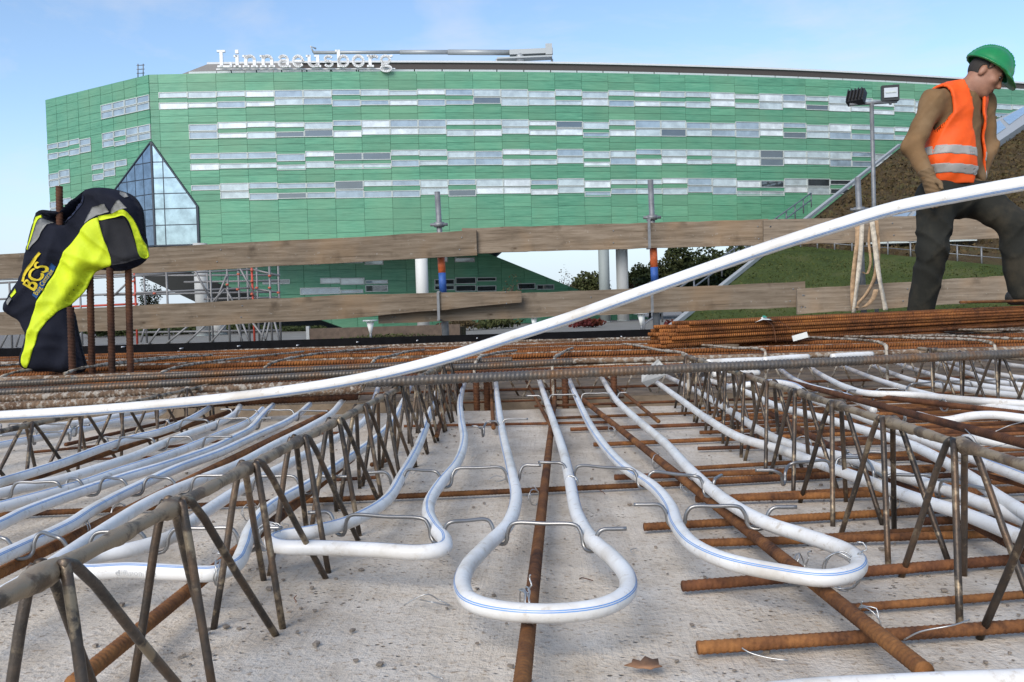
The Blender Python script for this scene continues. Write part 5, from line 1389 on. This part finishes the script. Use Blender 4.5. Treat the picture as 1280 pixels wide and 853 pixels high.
# ================================================================== JACKET ON STARTER BARS
JY = 3.45
M_start = rust_mat('starter_rust', ((.03, .016, .011), (.075, .032, .018), (.13, .05, .022)), scale=8)
for (x, yt, Y, lb) in [(74, 233, JY, 'upright rusty starter bar poking out of the jacket collar'), (88, 384, JY - .12, 'upright starter bar standing in front of the dark lower jacket'), (112, 325, JY + .02, 'upright starter bar right beside the hanging jacket sleeve'),
                      (137, 325, JY - .02, 'upright starter bar in the middle of the three below the jacket'), (160, 322, JY + .03, 'upright starter bar outermost below the jacket pocket')]:
    t = at_y(x, yt, Y); xb = at_y(x + 2, 460, Y).x; bar('starter_bar', (xb, Y, .0), t, .0125, M_start, lb)
JD = 0.0
def jp(x, y): p = at_y(x / 3.28, 220 + y / 3.28, JY - JD); return (p.x, p.z)
out = [jp(*p) for p in [(155, 150), (168, 140), (240, 142), (290, 105), (350, 58), (395, 48), (470, 55), (540, 80), (575, 125), (588, 220), (601, 320), (592, 345), (560, 370), (505, 388), (460, 390), (395, 385), (365, 395), (345, 440), (305, 490), (283, 530), (297, 565), (308, 620), (325, 700), (342, 798), (280, 810), (200, 803), (150, 804), (112, 797), (88, 780), (86, 745), (100, 690), (108, 655), (96, 622), (84, 600), (45, 575), (22, 555), (20, 530), (40, 488), (75, 430), (92, 395), (110, 310), (130, 230)]]
def smooth_closed(P, n):
    pts = catmull([Vector((p[0], 0, p[1])) for p in P + [P[0]]], n); return [(q.x, q.z) for q in pts[:-1]]
OUT = np.array(smooth_closed(out, .009))
def pd(P, poly):
    a = np.array(poly); b = np.roll(a, -1, axis=0); P = np.asarray(P)
    ab = b - a; ap = P[:, None] - a[None]; t = np.clip((ap * ab).sum(-1) / np.maximum((ab * ab).sum(-1), 1e-12), 0, 1)
    d = np.linalg.norm(ap - t[..., None] * ab, axis=-1).min(1)
    c = ((a[None, :, 1] > P[:, None, 1]) != (b[None, :, 1] > P[:, None, 1])) & (P[:, None, 0] < (b - a)[None, :, 0] * (P[:, None, 1] - a[None, :, 1]) / np.where(np.abs((b - a)[None, :, 1]) < 1e-9, 1e-9, (b - a)[None, :, 1]) + a[None, :, 0])
    ins = c.sum(1) % 2 == 1
    return np.where(ins, d, -d)
OPN = [jp(*p) for p in [(165, 152), (240, 160), (300, 112), (352, 62), (345, 110), (325, 150), (285, 195), (255, 208), (215, 195)]]
def front(P):
    P = np.asarray(P, float); d = np.clip(pd(P, OUT), 0, None)
    q = np.clip(d / .035, 0, 1); t = .040 * np.sqrt(np.clip(1 - (1 - q) ** 2, 0, 1))
    x, z = P[:, 0], P[:, 1]
    f = .011 * np.sin(38 * (x * .85 + z * .5) + 2.2 * np.sin(9 * z)) + .008 * np.sin(70 * (x * .5 - z * .35) + 1.5 * np.sin(14 * x)) + .004 * np.sin(110 * x + 40 * z)
    rd = lambda a: 1 - np.abs(np.sin(a))
    cr = .013 * rd(9 * (x * .9 + z * 1.1) + 1.1 * np.sin(6 * x + 2)) ** 3 + .010 * rd(13 * (x * 1.2 - z * .55) + 1.4 * np.sin(8 * z)) ** 4 + .008 * rd(17 * (z * 1.1 + x * .2) + 1.2 * np.sin(11 * x)) ** 4
    t = t + (f * .5 + cr) * q
    o = np.clip(pd(P, OPN) / .02 + .2, 0, 1); t = t * (1 - o) + (-.055) * o
    return t
from mathutils.geometry import delaunay_2d_cdt
def fill2d(poly, h):
    poly = np.asarray(poly); lo = poly.min(0); hi = poly.max(0)
    gx, gy = np.meshgrid(np.arange(lo[0], hi[0], h), np.arange(lo[1], hi[1], h)); G = np.stack([gx.ravel(), gy.ravel()], -1); G[::2, 0] += h * .3
    G = G[pd(G, poly) > h * .45]
    V = [Vector(p) for p in poly] + [Vector(p) for p in G]; n = len(poly)
    r = delaunay_2d_cdt(V, [(i, (i + 1) % n) for i in range(n)], [], 1, 1e-6)
    return np.array([tuple(v) for v in r[0]]), [tuple(f) for f in r[2]]
def cloth(name, col, sheen=.0, rough=.85, wv=900):
    m, nt, b = nodes(name); vec = coord(nt); f = noise(nt, vec, 9, 5)
    nt.links.new(ramp(nt, f, [(.3, tuple(c * .82 for c in col)), (.7, tuple(min(1, c * 1.12) for c in col))]), b.inputs['Base Color'])
    b.inputs['Roughness'].default_value = rough; b.inputs['Specular IOR Level'].default_value = .25
    pn = bump(nt, b, noise(nt, vec, wv, 2), .25, .0006); bump(nt, b, noise(nt, vec, 22, 4), .35, .008, pn); return m
C_navy = cloth('jacket_navy', (.006, .0075, .016)); C_yel = cloth('jacket_yellow', (.58, .70, .02), rough=.6); C_grey = cloth('jacket_reflective', (.21, .21, .20), rough=.45); C_pock = cloth('jacket_pocket', (.020, .020, .023)); C_blue = cloth('jacket_badge_blue', (.02, .07, .20)); C_logo = cloth('jacket_logo_yellow', (.60, .46, .03))
jk = empty('work_jacket', (at_y(35, 460, JY).x, JY, .14)); tag(jk, 'navy and fluorescent yellow work jacket hung over upright starter bars', 'jacket')
V2, F2_ = fill2d(OUT, .009)
tf = front(V2); q = np.clip(np.clip(pd(V2, OUT), 0, None) / .06, 0, 1); tb = .07 * np.sqrt(np.clip(1 - (1 - q) ** 2, 0, 1))
tf = np.where(pd(V2, OUT) < 1e-4, 0, tf)
n2 = len(V2); Vf = np.stack([V2[:, 0], JY - tf, V2[:, 1]], -1); Vb = np.stack([V2[:, 0], JY + .004 + np.maximum(tb, -tf + .01), V2[:, 1]], -1)
FF = [f for f in F2_] + [tuple(i + n2 for i in f[::-1]) for f in F2_]
no = len(OUT); FF += [((i + 1) % no, i, i + n2, (i + 1) % no + n2) for i in range(no)]
mk('body', np.vstack([Vf, Vb]), FF, C_navy, jk)
JD = .036
def patch(name, pts, mat, off, parent=jk, h=.008, smooth=True):
    P = [jp(*p) for p in pts]
    P = np.array(smooth_closed(P, .008)) if smooth else np.array([tuple(v) for a, b in zip(P, P[1:] + P[:1]) for v in [(a[0] + (b[0] - a[0]) * k / 6, a[1] + (b[1] - a[1]) * k / 6) for k in range(6)]])
    V, F = fill2d(P, h); t = front(V) + off; n = len(V); m = len(P)
    Vt = np.vstack([np.stack([V[:, 0], JY - t, V[:, 1]], -1), np.stack([V[:, 0], JY - t + off + .002, V[:, 1]], -1)])
    Fs = list(F) + [((i + 1) % m, i, i + n, (i + 1) % m + n) for i in range(m)]
    return mk(name, Vt, Fs, mat, parent)
patch('yellow_panel', [(405, 172), (380, 180), (350, 205), (300, 270), (240, 370), (190, 460), (150, 540), (120, 640), (100, 710), (90, 765), (104, 790), (140, 720), (180, 625), (220, 575), (270, 530), (330, 470), (352, 425), (375, 392), (420, 378), (456, 366), (455, 320), (430, 250)], C_yel, .004)
patch('yellow_piping', [(408, 166), (460, 158), (520, 142), (545, 170), (572, 250), (594, 330), (578, 338), (553, 255), (522, 168), (465, 174), (412, 182)], C_yel, .006)
patch('pocket', [(414, 184), (462, 176), (518, 170), (550, 258), (574, 338), (520, 358), (460, 368), (455, 320), (435, 255)], C_pock, .004, smooth=False)
patch('reflective_strip', [(352, 198), (362, 160), (378, 128), (440, 118), (456, 150), (400, 163), (370, 180)], C_grey, .004, smooth=False)
patch('reflective_strip', [(462, 152), (475, 125), (498, 100), (530, 135), (500, 146), (466, 156)], C_grey, .004, smooth=False)
patch('reflective_strip', [(168, 172), (200, 188), (165, 250), (122, 305), (130, 255)], C_grey, .004, smooth=False)
patch('yellow_panel', [(158, 158), (168, 170), (140, 235), (118, 305), (114, 300), (132, 232)], C_yel, .006, smooth=False)
patch('yellow_panel', [(44, 490), (62, 462), (70, 478), (52, 500)], C_yel, .004, smooth=False)
patch('reflective_strip', [(30, 515), (42, 496), (56, 506), (40, 530)], C_grey, .004, smooth=False)
patch('collar_lining', [(180, 158), (240, 168), (300, 125), (342, 80), (335, 118), (315, 150), (280, 188), (252, 200), (215, 188)], cloth('jacket_lining', (.02, .026, .055)), .003)
patch('badge', [(140, 488), (215, 358), (232, 372), (160, 504)], C_blue, .005, smooth=False)
def jtext(body, size_crop, ox, oy, ang, mat, off, sx=1.0, bold=0):
    V, F = text_mesh(body, 1.0); ca, sa_ = math.cos(ang), math.sin(ang); P = []
    for v in V:
        x = v[0] * size_crop * sx; y = v[1] * size_crop; P.append(jp(ox + x * ca + y * sa_ * -1 * -1 * -1 if False else ox + x * ca - y * sa_, oy - x * sa_ - y * ca))
    P = np.array(P); t = front(P) + off
    mk('lettering', np.stack([P[:, 0], JY - t, P[:, 1]], -1), F, mat, jk, False)
A_ = math.atan2(130, 75)
for k in (0, 1.7, 3.4, 5.1): jtext('BCS', 84, 148 + k, 478 - k * .3, A_, C_logo, .0065 + k * .0002, .80)
jtext('Buig Centrale', 26, 164, 492, A_, C_logo, .008, .82)
patch('logo_bar', [(98, 404), (164, 312), (174, 320), (108, 414)], C_logo, .005, smooth=False)
patch('logo_bar', [(92, 432), (98, 404), (108, 414), (104, 436)], C_logo, .005, smooth=False)
patch('badge_emblem', [(485, 62), (505, 66), (522, 84), (512, 90), (492, 76)], C_grey, .005, smooth=False)
# ================================================================== WORKER
def surface_nets(f, lo, hi, h):
    lo = np.array(lo, float); n = np.ceil((np.array(hi) - lo) / h).astype(int) + 1
    ax = [lo[i] + np.arange(n[i]) * h for i in range(3)]
    G = np.stack(np.meshgrid(*ax, indexing='ij'), -1); Vv = f(G.reshape(-1, 3)).reshape(n)
    s = Vv < 0; c = n - 1
    acc = np.zeros(tuple(c) + (3,)); cnt = np.zeros(tuple(c))
    offs = [(0, 0, 0), (1, 0, 0), (0, 1, 0), (1, 1, 0), (0, 0, 1), (1, 0, 1), (0, 1, 1), (1, 1, 1)]
    def sub(A, o): return A[o[0]:o[0] + c[0], o[1]:o[1] + c[1], o[2]:o[2] + c[2]]
    for i, a in enumerate(offs):
        for b in offs[i + 1:]:
            if sum(abs(a[k] - b[k]) for k in range(3)) != 1: continue
            va, vb = sub(Vv, a), sub(Vv, b); m = (va < 0) != (vb < 0); t = np.where(m, va / np.where(m, va - vb, 1), 0)
            for k in range(3): acc[..., k] += np.where(m, a[k] + t * (b[k] - a[k]), 0)
            cnt += m
    act = cnt > 0; idx = -np.ones(tuple(c), int); idx[act] = np.arange(act.sum())
    I = np.argwhere(act); P = lo + (I + acc[act] / cnt[act][:, None]) * h
    Q = []
    for axn in range(3):
        o = [0, 0, 0]; o[axn] = 1
        a = s[:n[0] - o[0], :n[1] - o[1], :n[2] - o[2]]; b = s[o[0]:, o[1]:, o[2]:]
        E = np.argwhere(a != b); u, v = [k for k in range(3) if k != axn]
        ok = (E[:, u] > 0) & (E[:, v] > 0) & (E[:, u] < c[u]) & (E[:, v] < c[v]); E = E[ok]
        def cell(du, dv): X = E.copy(); X[:, u] += du; X[:, v] += dv; return idx[X[:, 0], X[:, 1], X[:, 2]]
        q = np.stack([cell(-1, -1), cell(0, -1), cell(0, 0), cell(-1, 0)], -1)
        flip = a[E[:, 0], E[:, 1], E[:, 2]] == (axn == 1)
        q[flip] = q[flip][:, ::-1]; Q.append(q)
    return P, np.vstack(Q)
def rcone(P, a, b, r1, r2):
    a = np.array(a); b = np.array(b); ba = b - a; h = np.clip(((P - a) @ ba) / (ba @ ba), 0, 1)
    return np.linalg.norm(P - a - h[:, None] * ba, axis=1) - (r1 + (r2 - r1) * h)
def ell(P, c, R, r):
    """ellipsoid, R rows are axes"""
    q = (P - np.array(c)) @ np.array(R).T; r = np.array(r); k0 = np.linalg.norm(q / r, axis=1); k1 = np.linalg.norm(q / (r * r), axis=1)
    return k0 * (k0 - 1) / np.maximum(k1, 1e-9)
def smin(a, b, k): h = np.clip(.5 + .5 * (b - a) / k, 0, 1); return b + (a - b) * h - k * h * (1 - h)
WY = 5.6
def J(px, py, dy=0.0): return np.array(at_y(px, py, WY + dy)[:])
neck = J(1205, 110, 0); sL = J(1166, 127, -.10); sR = J(1228, 127, .12); eL = J(1141, 186, -.12); wL = J(1160, 221, -.22); eR = J(1235, 186, .12); wR = J(1222, 226, .0)
chest = J(1195, 150, .01); belly = J(1193, 205, .0); pel = J(1194, 236, .02); hL = J(1170, 246, -.05); hR = J(1219, 246, .06); kL = J(1166, 312, -.10); aL = J(1150, 392, .0); kR = J(1266, 280, -.10); aR = J(1279, 366, -.10)
fac = np.array([math.sin(math.radians(32)), -math.cos(math.radians(32)), 0]); lat = np.array([fac[1], -fac[0], 0]); lat = -lat if lat[0] < 0 else lat   # lat points to image right
TR = np.array([lat, fac, [0, 0, 1]])
def tsc(P, c, k=.70):
    q = (P - c); d = q @ fac; return c + q + np.outer(d * (1 / k - 1), fac)
def d_torso(P, g=0.0):
    Q = tsc(P, belly); ch = belly + (chest - belly); 
    d = rcone(Q, tsc(pel[None], belly)[0], tsc(belly[None], belly)[0], .165 + g, .178 + g); d = smin(d, rcone(Q, belly, tsc(chest[None], belly)[0], .178 + g, .172 + g), .05)
    d = smin(d * .8, rcone(P, sL, sR, .066 + g, .066 + g), .08); d = smin(d, rcone(P, chest + np.array([0, 0, .06]), neck, .10 + g, .060 + g), .06); return d
def d_arm(P, s, e, w, g=0.0): return smin(rcone(P, s, e, .070 + g, .058 + g), rcone(P, e, w, .060 + g, .046 + g), .03)
def wr(P, a, fr, ph=0): return a * np.sin(P[:, 2] * fr + 3 * np.sin(P[:, 0] * 17 + ph) + 2 * np.sin(P[:, 1] * 13 + ph)) + a * .6 * np.sin(P[:, 2] * fr * .43 + P[:, 0] * 31 + ph)
wk = empty('person', J(1195, 405)); wk.location.z = .12
tag(wk, 'worker in green helmet, orange vest and dark trousers stepping over the rebar, looking down', 'person')
M_skin = simple('skin', (.30, .145, .09), .55, var=.12, scale=40); M_sweat = cloth('sweater_brown', (.19, .11, .05)); M_trous = cloth('trousers_dark_olive', (.020, .020, .016)); M_vest = cloth('vest_orange', (.80, .10, .013), rough=.6); M_refl = cloth('vest_reflective', (.32, .31, .29), rough=.4)
M_helm = simple('helmet_green', (.012, .20, .055), .28, var=.08, coat=.4); M_glove = cloth('glove_brown', (.20, .13, .07)); M_boot = simple('boot_black', (.02, .018, .016), .6); M_hair = simple('hair_dark', (.025, .02, .016), .8, scale=120)
# muddy variation on trousers
nt = M_trous.node_tree; b = nt.nodes['Principled BSDF']; old = b.inputs['Base Color'].links[0].from_socket
nt.links.new(mixcol(nt, ramp(nt, noise(nt, coord(nt), 4.5, 5), [(.48, (0, 0, 0)), (.7, (.7, .7, .7))]), old, (.062, .050, .032)), b.inputs['Base Color'])
nt = M_sweat.node_tree; b = nt.nodes['Principled BSDF']; old = b.inputs['Base Color'].links[0].from_socket
nt.links.new(mixcol(nt, ramp(nt, noise(nt, coord(nt), 6, 5), [(.45, (0, 0, 0)), (.7, (.6, .6, .6))]), old, (.25, .17, .095)), b.inputs['Base Color'])

# head frame
uh = np.array([.62, -.08, .78]); uh /= np.linalg.norm(uh); fh = np.array([.72, -.40, -.60]); fh -= uh * (fh @ uh); fh /= np.linalg.norm(fh); sh = np.cross(uh, fh)   # sh: wearer's left
HR = np.array([fh, sh, uh]); hc = J(1230, 95)
def H(f, s, u): return hc + fh * f + sh * s + uh * u
def d_head(P, g=0):
    d = ell(P, H(-.005, 0, .035), HR, (.100 + g, .078 + g, .095 + g)); d = smin(d, ell(P, H(.028, 0, -.045), HR, (.066 + g, .058 + g, .075 + g)), .04)
    return d
def d_face(P):
    d = d_head(P)
    d = smin(d, rcone(P, H(.088, 0, .018), H(.110, 0, -.018), .010, .015), .014)              # nose
    d = smin(d, ell(P, H(.060, 0, -.098), HR, (.026, .026, .020)), .025)                        # chin
    for s in (-1, 1):
        d = smin(d, ell(P, H(.082, s * .033, .036), HR, (.012, .024, .008)), .014)              # brow
        d = np.maximum(d, -ell(P, H(.098, s * .033, .018), HR, (.016, .018, .010)))             # eye socket
        d = smin(d, ell(P, H(.068, s * .040, -.012), HR, (.022, .022, .022)), .02)              # cheek
        d = smin(d, ell(P, H(-.010, s * .080, -.005), HR, (.020, .012, .034)), .006)            # ear
    d = smin(d, ell(P, H(.090, 0, -.050), HR, (.010, .024, .006)), .006); d = smin(d, ell(P, H(.086, 0, -.064), HR, (.011, .021, .007)), .006)   # lips
    return d
def d_body(P):
    d = d_face(P); d = smin(d, rcone(P, H(-.02, 0, -.05), neck - np.array([0, 0, .03]), .058, .068), .03)
    d = smin(d, d_torso(P, -.03), .03)
    for s, e, w in ((sL, eL, wL), (sR, eR, wR)): d = smin(d, d_arm(P, s, e, w, -.025), .02)
    for h_, k_, a_ in ((hL, kL, aL), (hR, kR, aR)): d = smin(d, smin(rcone(P, h_, k_, .09, .06), rcone(P, k_, a_, .06, .045), .02), .04)
    return d
def lap(P, F, it):
    E = np.vstack([F[:, [0, 1]], F[:, [1, 2]], F[:, [2, 3]], F[:, [3, 0]]]); E = np.vstack([E, E[:, ::-1]])
    c = np.bincount(E[:, 0], minlength=len(P)).reshape(-1, 1)
    for _ in range(it):
        S = np.stack([np.bincount(E[:, 0], weights=P[E[:, 1], k], minlength=len(P)) for k in range(3)], -1)
        P = P * .45 + .55 * S / np.maximum(c, 1)
    return P
def build_sdf(name, f, lo, hi, h, mat, parent, smooth=1):
    P, Fq = surface_nets(f, lo, hi, h)
    return mk(name, lap(P, Fq, smooth), Fq, mat, parent)
allp = np.array([neck, sL, sR, eL, wL, eR, wR, pel, hL, hR, kL, aL, kR, aR, hc]); lo = allp.min(0) - .22; hi = allp.max(0) + .22
body = build_sdf('body', d_body, lo, hi, .0072, M_skin, wk)
ctr = lambda *a: (np.min(a, 0), np.max(a, 0))
def folds(P):
    x, y, z = P.T; w = np.clip(1.3 - 3.0 * np.abs(z - (kL[2] - .02)), .25, 1)
    a = np.sin(26 * z + 14 * x + 3.1 * np.sin(7 * z + 9 * x) + 2.5 * np.sin(11 * y)); b_ = np.sin(44 * z - 30 * x + 4 * np.sin(6 * z + 5 * y) + 1.7); c_ = np.sin(9 * z + 50 * x + 20 * y)
    rd = lambda q: 1 - np.abs(np.sin(q))
    r1 = rd(11 * z + 9 * x + 1.3 * np.sin(7 * z + 9 * x) + 1.2 * np.sin(6 * y)) ** 3; r2 = rd(17 * z - 13 * x + 1.7 * np.sin(5 * z + 7 * y) + .7) ** 4; r3 = rd(6 * z - 16 * x + 5 * y + 1.1 * np.sin(9 * z)) ** 4
    return .003 * a * w - .012 * r1 * w - .009 * r2 * w - .007 * r3 + .006
def d_sweater(P):
    d = d_torso(P)
    for s, e, w in ((sL, eL, wL), (sR, eR, wR)): d = smin(d, d_arm(P, s, e, w) , .045)
    el = np.minimum(np.linalg.norm(P - eL, axis=1), np.linalg.norm(P - eR, axis=1)); d = d + (.9 + 1.0 * np.exp(-(el / .09) ** 2)) * folds(P) + wr(P, .0018, 46)
    d = np.maximum(d, -rcone(P, neck - np.array([-.004, 0, .005]), neck + np.array([.02, -.02, .12]), .070, .09))       # neckline
    d = np.maximum(d, P[:, 2] - (neck[2] + .03)); d = np.maximum(d, (pel[2] - .045) - P[:, 2])
    for w, e in ((wL, eL), (wR, eR)):
        ax_ = (w - e) / np.linalg.norm(w - e); near = np.linalg.norm(P - w, axis=1) < .15; d = np.where(near, np.maximum(d, (P - w) @ ax_ - .02), d)
    return d
sw = build_sdf('sweater', d_sweater, lo, hi, .009, M_sweat, wk)
def d_trousers(P):
    d = rcone(P, hL + np.array([.02, 0, .0]), hR + np.array([-.02, 0, 0]), .125, .125); d = smin(d, tsc_d(P), .05)
    for h_, k_, a_ in ((hL, kL, aL), (hR, kR, aR)): d = smin(d, smin(rcone(P, h_, k_, .118, .088), rcone(P, k_, a_, .088, .080), .03), .035)
    d = d + folds(P)
    d = np.maximum(d, P[:, 2] - (pel[2] + .035)); return d
def tsc_d(P): return rcone(tsc(P, pel, .78), pel, pel + np.array([0, 0, .06]), .165, .165) * .85
tr = build_sdf('trousers', d_trousers, lo, hi, .009, M_trous, wk)
# vest: shell over torso with open front and armholes
lt = lambda P: (P - chest) @ lat
ft = lambda P: (P - chest) @ fac
zc = chest[2]
def vest_mask(P):
    u = lt(P); f_ = ft(P); z = P[:, 2] - zc
    m = np.abs(u - .0) - (.158 + np.clip(-(z - .02), 0, .3) * .34 + .0)                 # armholes widen below the chest
    m = np.maximum(m, (pel[2] + .010) - P[:, 2]); m = np.maximum(m, P[:, 2] - (neck[2] + .035))
    opening = np.maximum(np.abs(u - .030 - .06 * np.clip(-z, 0, .3)) - (.066 + .02 * np.clip(z, 0, .2)), -f_ - .01)   # open front strip
    return np.maximum(m, -opening)
def d_vest(P):
    vf = wr(P, .0035, 40, .7) + .6 * folds(P); d = d_torso(P, .028) + vf; d = np.maximum(d, -(d_torso(P, .008) + vf))
    d = np.maximum(d, vest_mask(P)); d = np.maximum(d, -rcone(P, neck, neck + np.array([.02, -.02, .1]), .072, .09)); return d
vs_ = build_sdf('safety_vest', d_vest, lo, hi, .0075, M_vest, wk)
for z0, z1 in ((J(1180, 202)[2], J(1180, 190)[2]), (J(1180, 225)[2], J(1180, 213)[2])):
    def d_str(P, z0=z0, z1=z1):
        vf = wr(P, .0035, 40, .7) + .6 * folds(P); d = d_torso(P, .0325) + vf; d = np.maximum(d, -(d_torso(P, .020) + vf)); d = np.maximum(d, vest_mask(P)); zz = P[:, 2] + .10 * lt(P)
        return np.maximum(d, np.maximum(z0 - zz, zz - z1))
    l2 = np.array([lo[0], lo[1], z0 - .08]); h2 = np.array([hi[0], hi[1], z1 + .08]); build_sdf('reflective_stripe', d_str, l2, h2, .0065, M_refl, vs_)
# helmet
hb = H(.0, 0, .045)
def HB(f, s, u): return hb + fh * f + sh * s + uh * u
def d_helm(P):
    q = (P - hb); u = q @ uh
    d = ell(P, HB(-.005, 0, -.005), HR, (.142, .115, .140)); d = np.maximum(d, -u)
    for s in (-.035, 0, .035): d = smin(d, np.maximum(ell(P, HB(-.005, s, .0), HR, (.143, .008, .142)), -u), .006)
    rim = ell(P, HB(.004, 0, .004), HR, (.156, .127, .011)); d = smin(d, rim, .008)
    peak = ell(P, HB(.125, 0, -.008), np.array([fh * .96 - uh * .28, sh, uh * .96 + fh * .28]), (.072, .090, .008)); d = smin(d, peak, .01)
    d = np.maximum(d, -np.maximum(ell(P, HB(-.005, 0, -.01), HR, (.132, .105, .13)), -(.5 - u) )); return d
build_sdf('helmet', d_helm, hb - .26, hb + .26, .0048, M_helm, wk, 3)
def d_hair(P):
    d = d_head(P, .006); q = P - hc; d = np.maximum(d, q @ fh - .012 + .4 * np.clip(q @ uh - .02, 0, 1)); d = np.maximum(d, -(q @ uh) - .03); d = np.maximum(d, -d_head(P, -.004)); d = np.maximum(d, -ell(P, H(-.010, -.080, -.005), HR, (.024, .02, .036)))
    return np.maximum(d, -ell(P, H(-.010, .080, -.005), HR, (.024, .02, .036)))
build_sdf('hair', d_hair, hc - .16, hc + .16, .0055, M_hair, wk)
for s in (-1, 1):
    c = H(.087, s * .033, .018); rg2 = np.random.RandomState(1)
    P, Fq = surface_nets(lambda P: np.linalg.norm(P - c, axis=1) - .0115, c - .02, c + .02, .004); mk('eye', P, Fq, MATS.get('eye') or simple('eye', (.05, .035, .03), .2), wk)
# gloves: palm, four fingers, thumb
def glove(w, e, dirv, side, curl):
    a = np.array(dirv, float); a /= np.linalg.norm(a); sd_ = np.array(side, float); sd_ -= a * (sd_ @ a); sd_ /= np.linalg.norm(sd_); nn = np.cross(a, sd_)
    pc = w + a * .02; kn = w + a * .105
    cap_ = []
    for i, (o, L_) in enumerate(((-.034, .062), (-.012, .075), (.011, .080), (.033, .068))):
        b0 = kn + sd_ * o; b1 = b0 + (a * math.cos(curl) + nn * math.sin(curl)) * L_ * .55; b2 = b1 + (a * math.cos(curl * 2.3) + nn * math.sin(curl * 2.3)) * L_ * .5
        cap_ += [(b0 - a * .02, b0, .0135, .0125), (b0, b1, .0125, .0115), (b1, b2, .0115, .0095)]
    t0 = w + a * .035 + sd_ * .036; t1 = t0 + (a * .6 + sd_ * .6 + nn * .35) * .045; t2 = t1 + (a * .85 + sd_ * .2 + nn * .4) * .035
    cap_ += [(t0, t1, .0155, .0135), (t1, t2, .0135, .011)]
    R_ = np.array([a, sd_, nn])
    def f(P):
        d = ell(P, w + a * .06, R_, (.062, .047, .024)); d = smin(d, rcone(P, w - a * .05, w + a * .02, .046, .036), .02)
        fd = None
        for c_ in cap_: q = rcone(P, *c_); d = smin(d, q, .006)
        d = np.maximum(d, -(P - w) @ a - .045); return d + .0012 * np.sin(P[:, 2] * 260 + P[:, 0] * 120)
    c_ = w + a * .07
    build_sdf('glove', f, c_ - .16, c_ + .16, .0045, M_glove, wk)
glove(wL, eL, (.28, -.06, -.95), (.55, -.75, .1), .28)
glove(wR, eR, (-.35, -.5, -.75), (-.6, -.6, .2), .45)
# boots
def boot(a, d, zs):
    d = np.array(d, float); d /= np.linalg.norm(d); heel = np.array([a[0], a[1], zs + .045]) - d * .05; toe = heel + d * .22
    def f(P):
        q = smin(rcone(P, heel, toe, .047, .043), rcone(P, np.array([a[0], a[1], zs + .05]), a + np.array([0, 0, .06]), .058, .06), .03)
        q = smin(q, rcone(P, toe - d * .06 + np.array([0, 0, .012]), toe, .046, .042), .02)
        return np.maximum(q, zs - P[:, 2])
    b_ = build_sdf('boot', f, np.minimum(heel, toe) - .1, np.maximum(heel, toe) + np.array([.1, .1, .25]), .007, M_boot, wk)
    return b_
boot(aL, (.6, -.75, 0), .125); boot(aR, (.75, -.5, 0), .262)
# chest print on the sweater
M_pr = cloth('chest_print', (.05, .035, .025)); 

# eyebrows and mouth as thin shaped pieces, vest collar edge and trouser details
for sgn_ in (-1, 1):
    pts = catmull([Vector(H(.094, sgn_ * .016, .036)), Vector(H(.096, sgn_ * .032, .042)), Vector(H(.086, sgn_ * .052, .036))], .004); tube('eyebrow', pts, .0042, M_hair, 6, wk)
tube('mouth_line', catmull([Vector(H(.092, -.022, -.058)), Vector(H(.0985, 0, -.056)), Vector(H(.092, .022, -.058))], .004), .0022, simple('lip_dark', (.16, .06, .05), .6), 6, wk)
tube('chin_strap', catmull([Vector(H(.03, -.085, .05)), Vector(H(.01, -.084, .02)), Vector(H(-.02, -.083, .045))], .01), .003, M_boot, 6, wk)
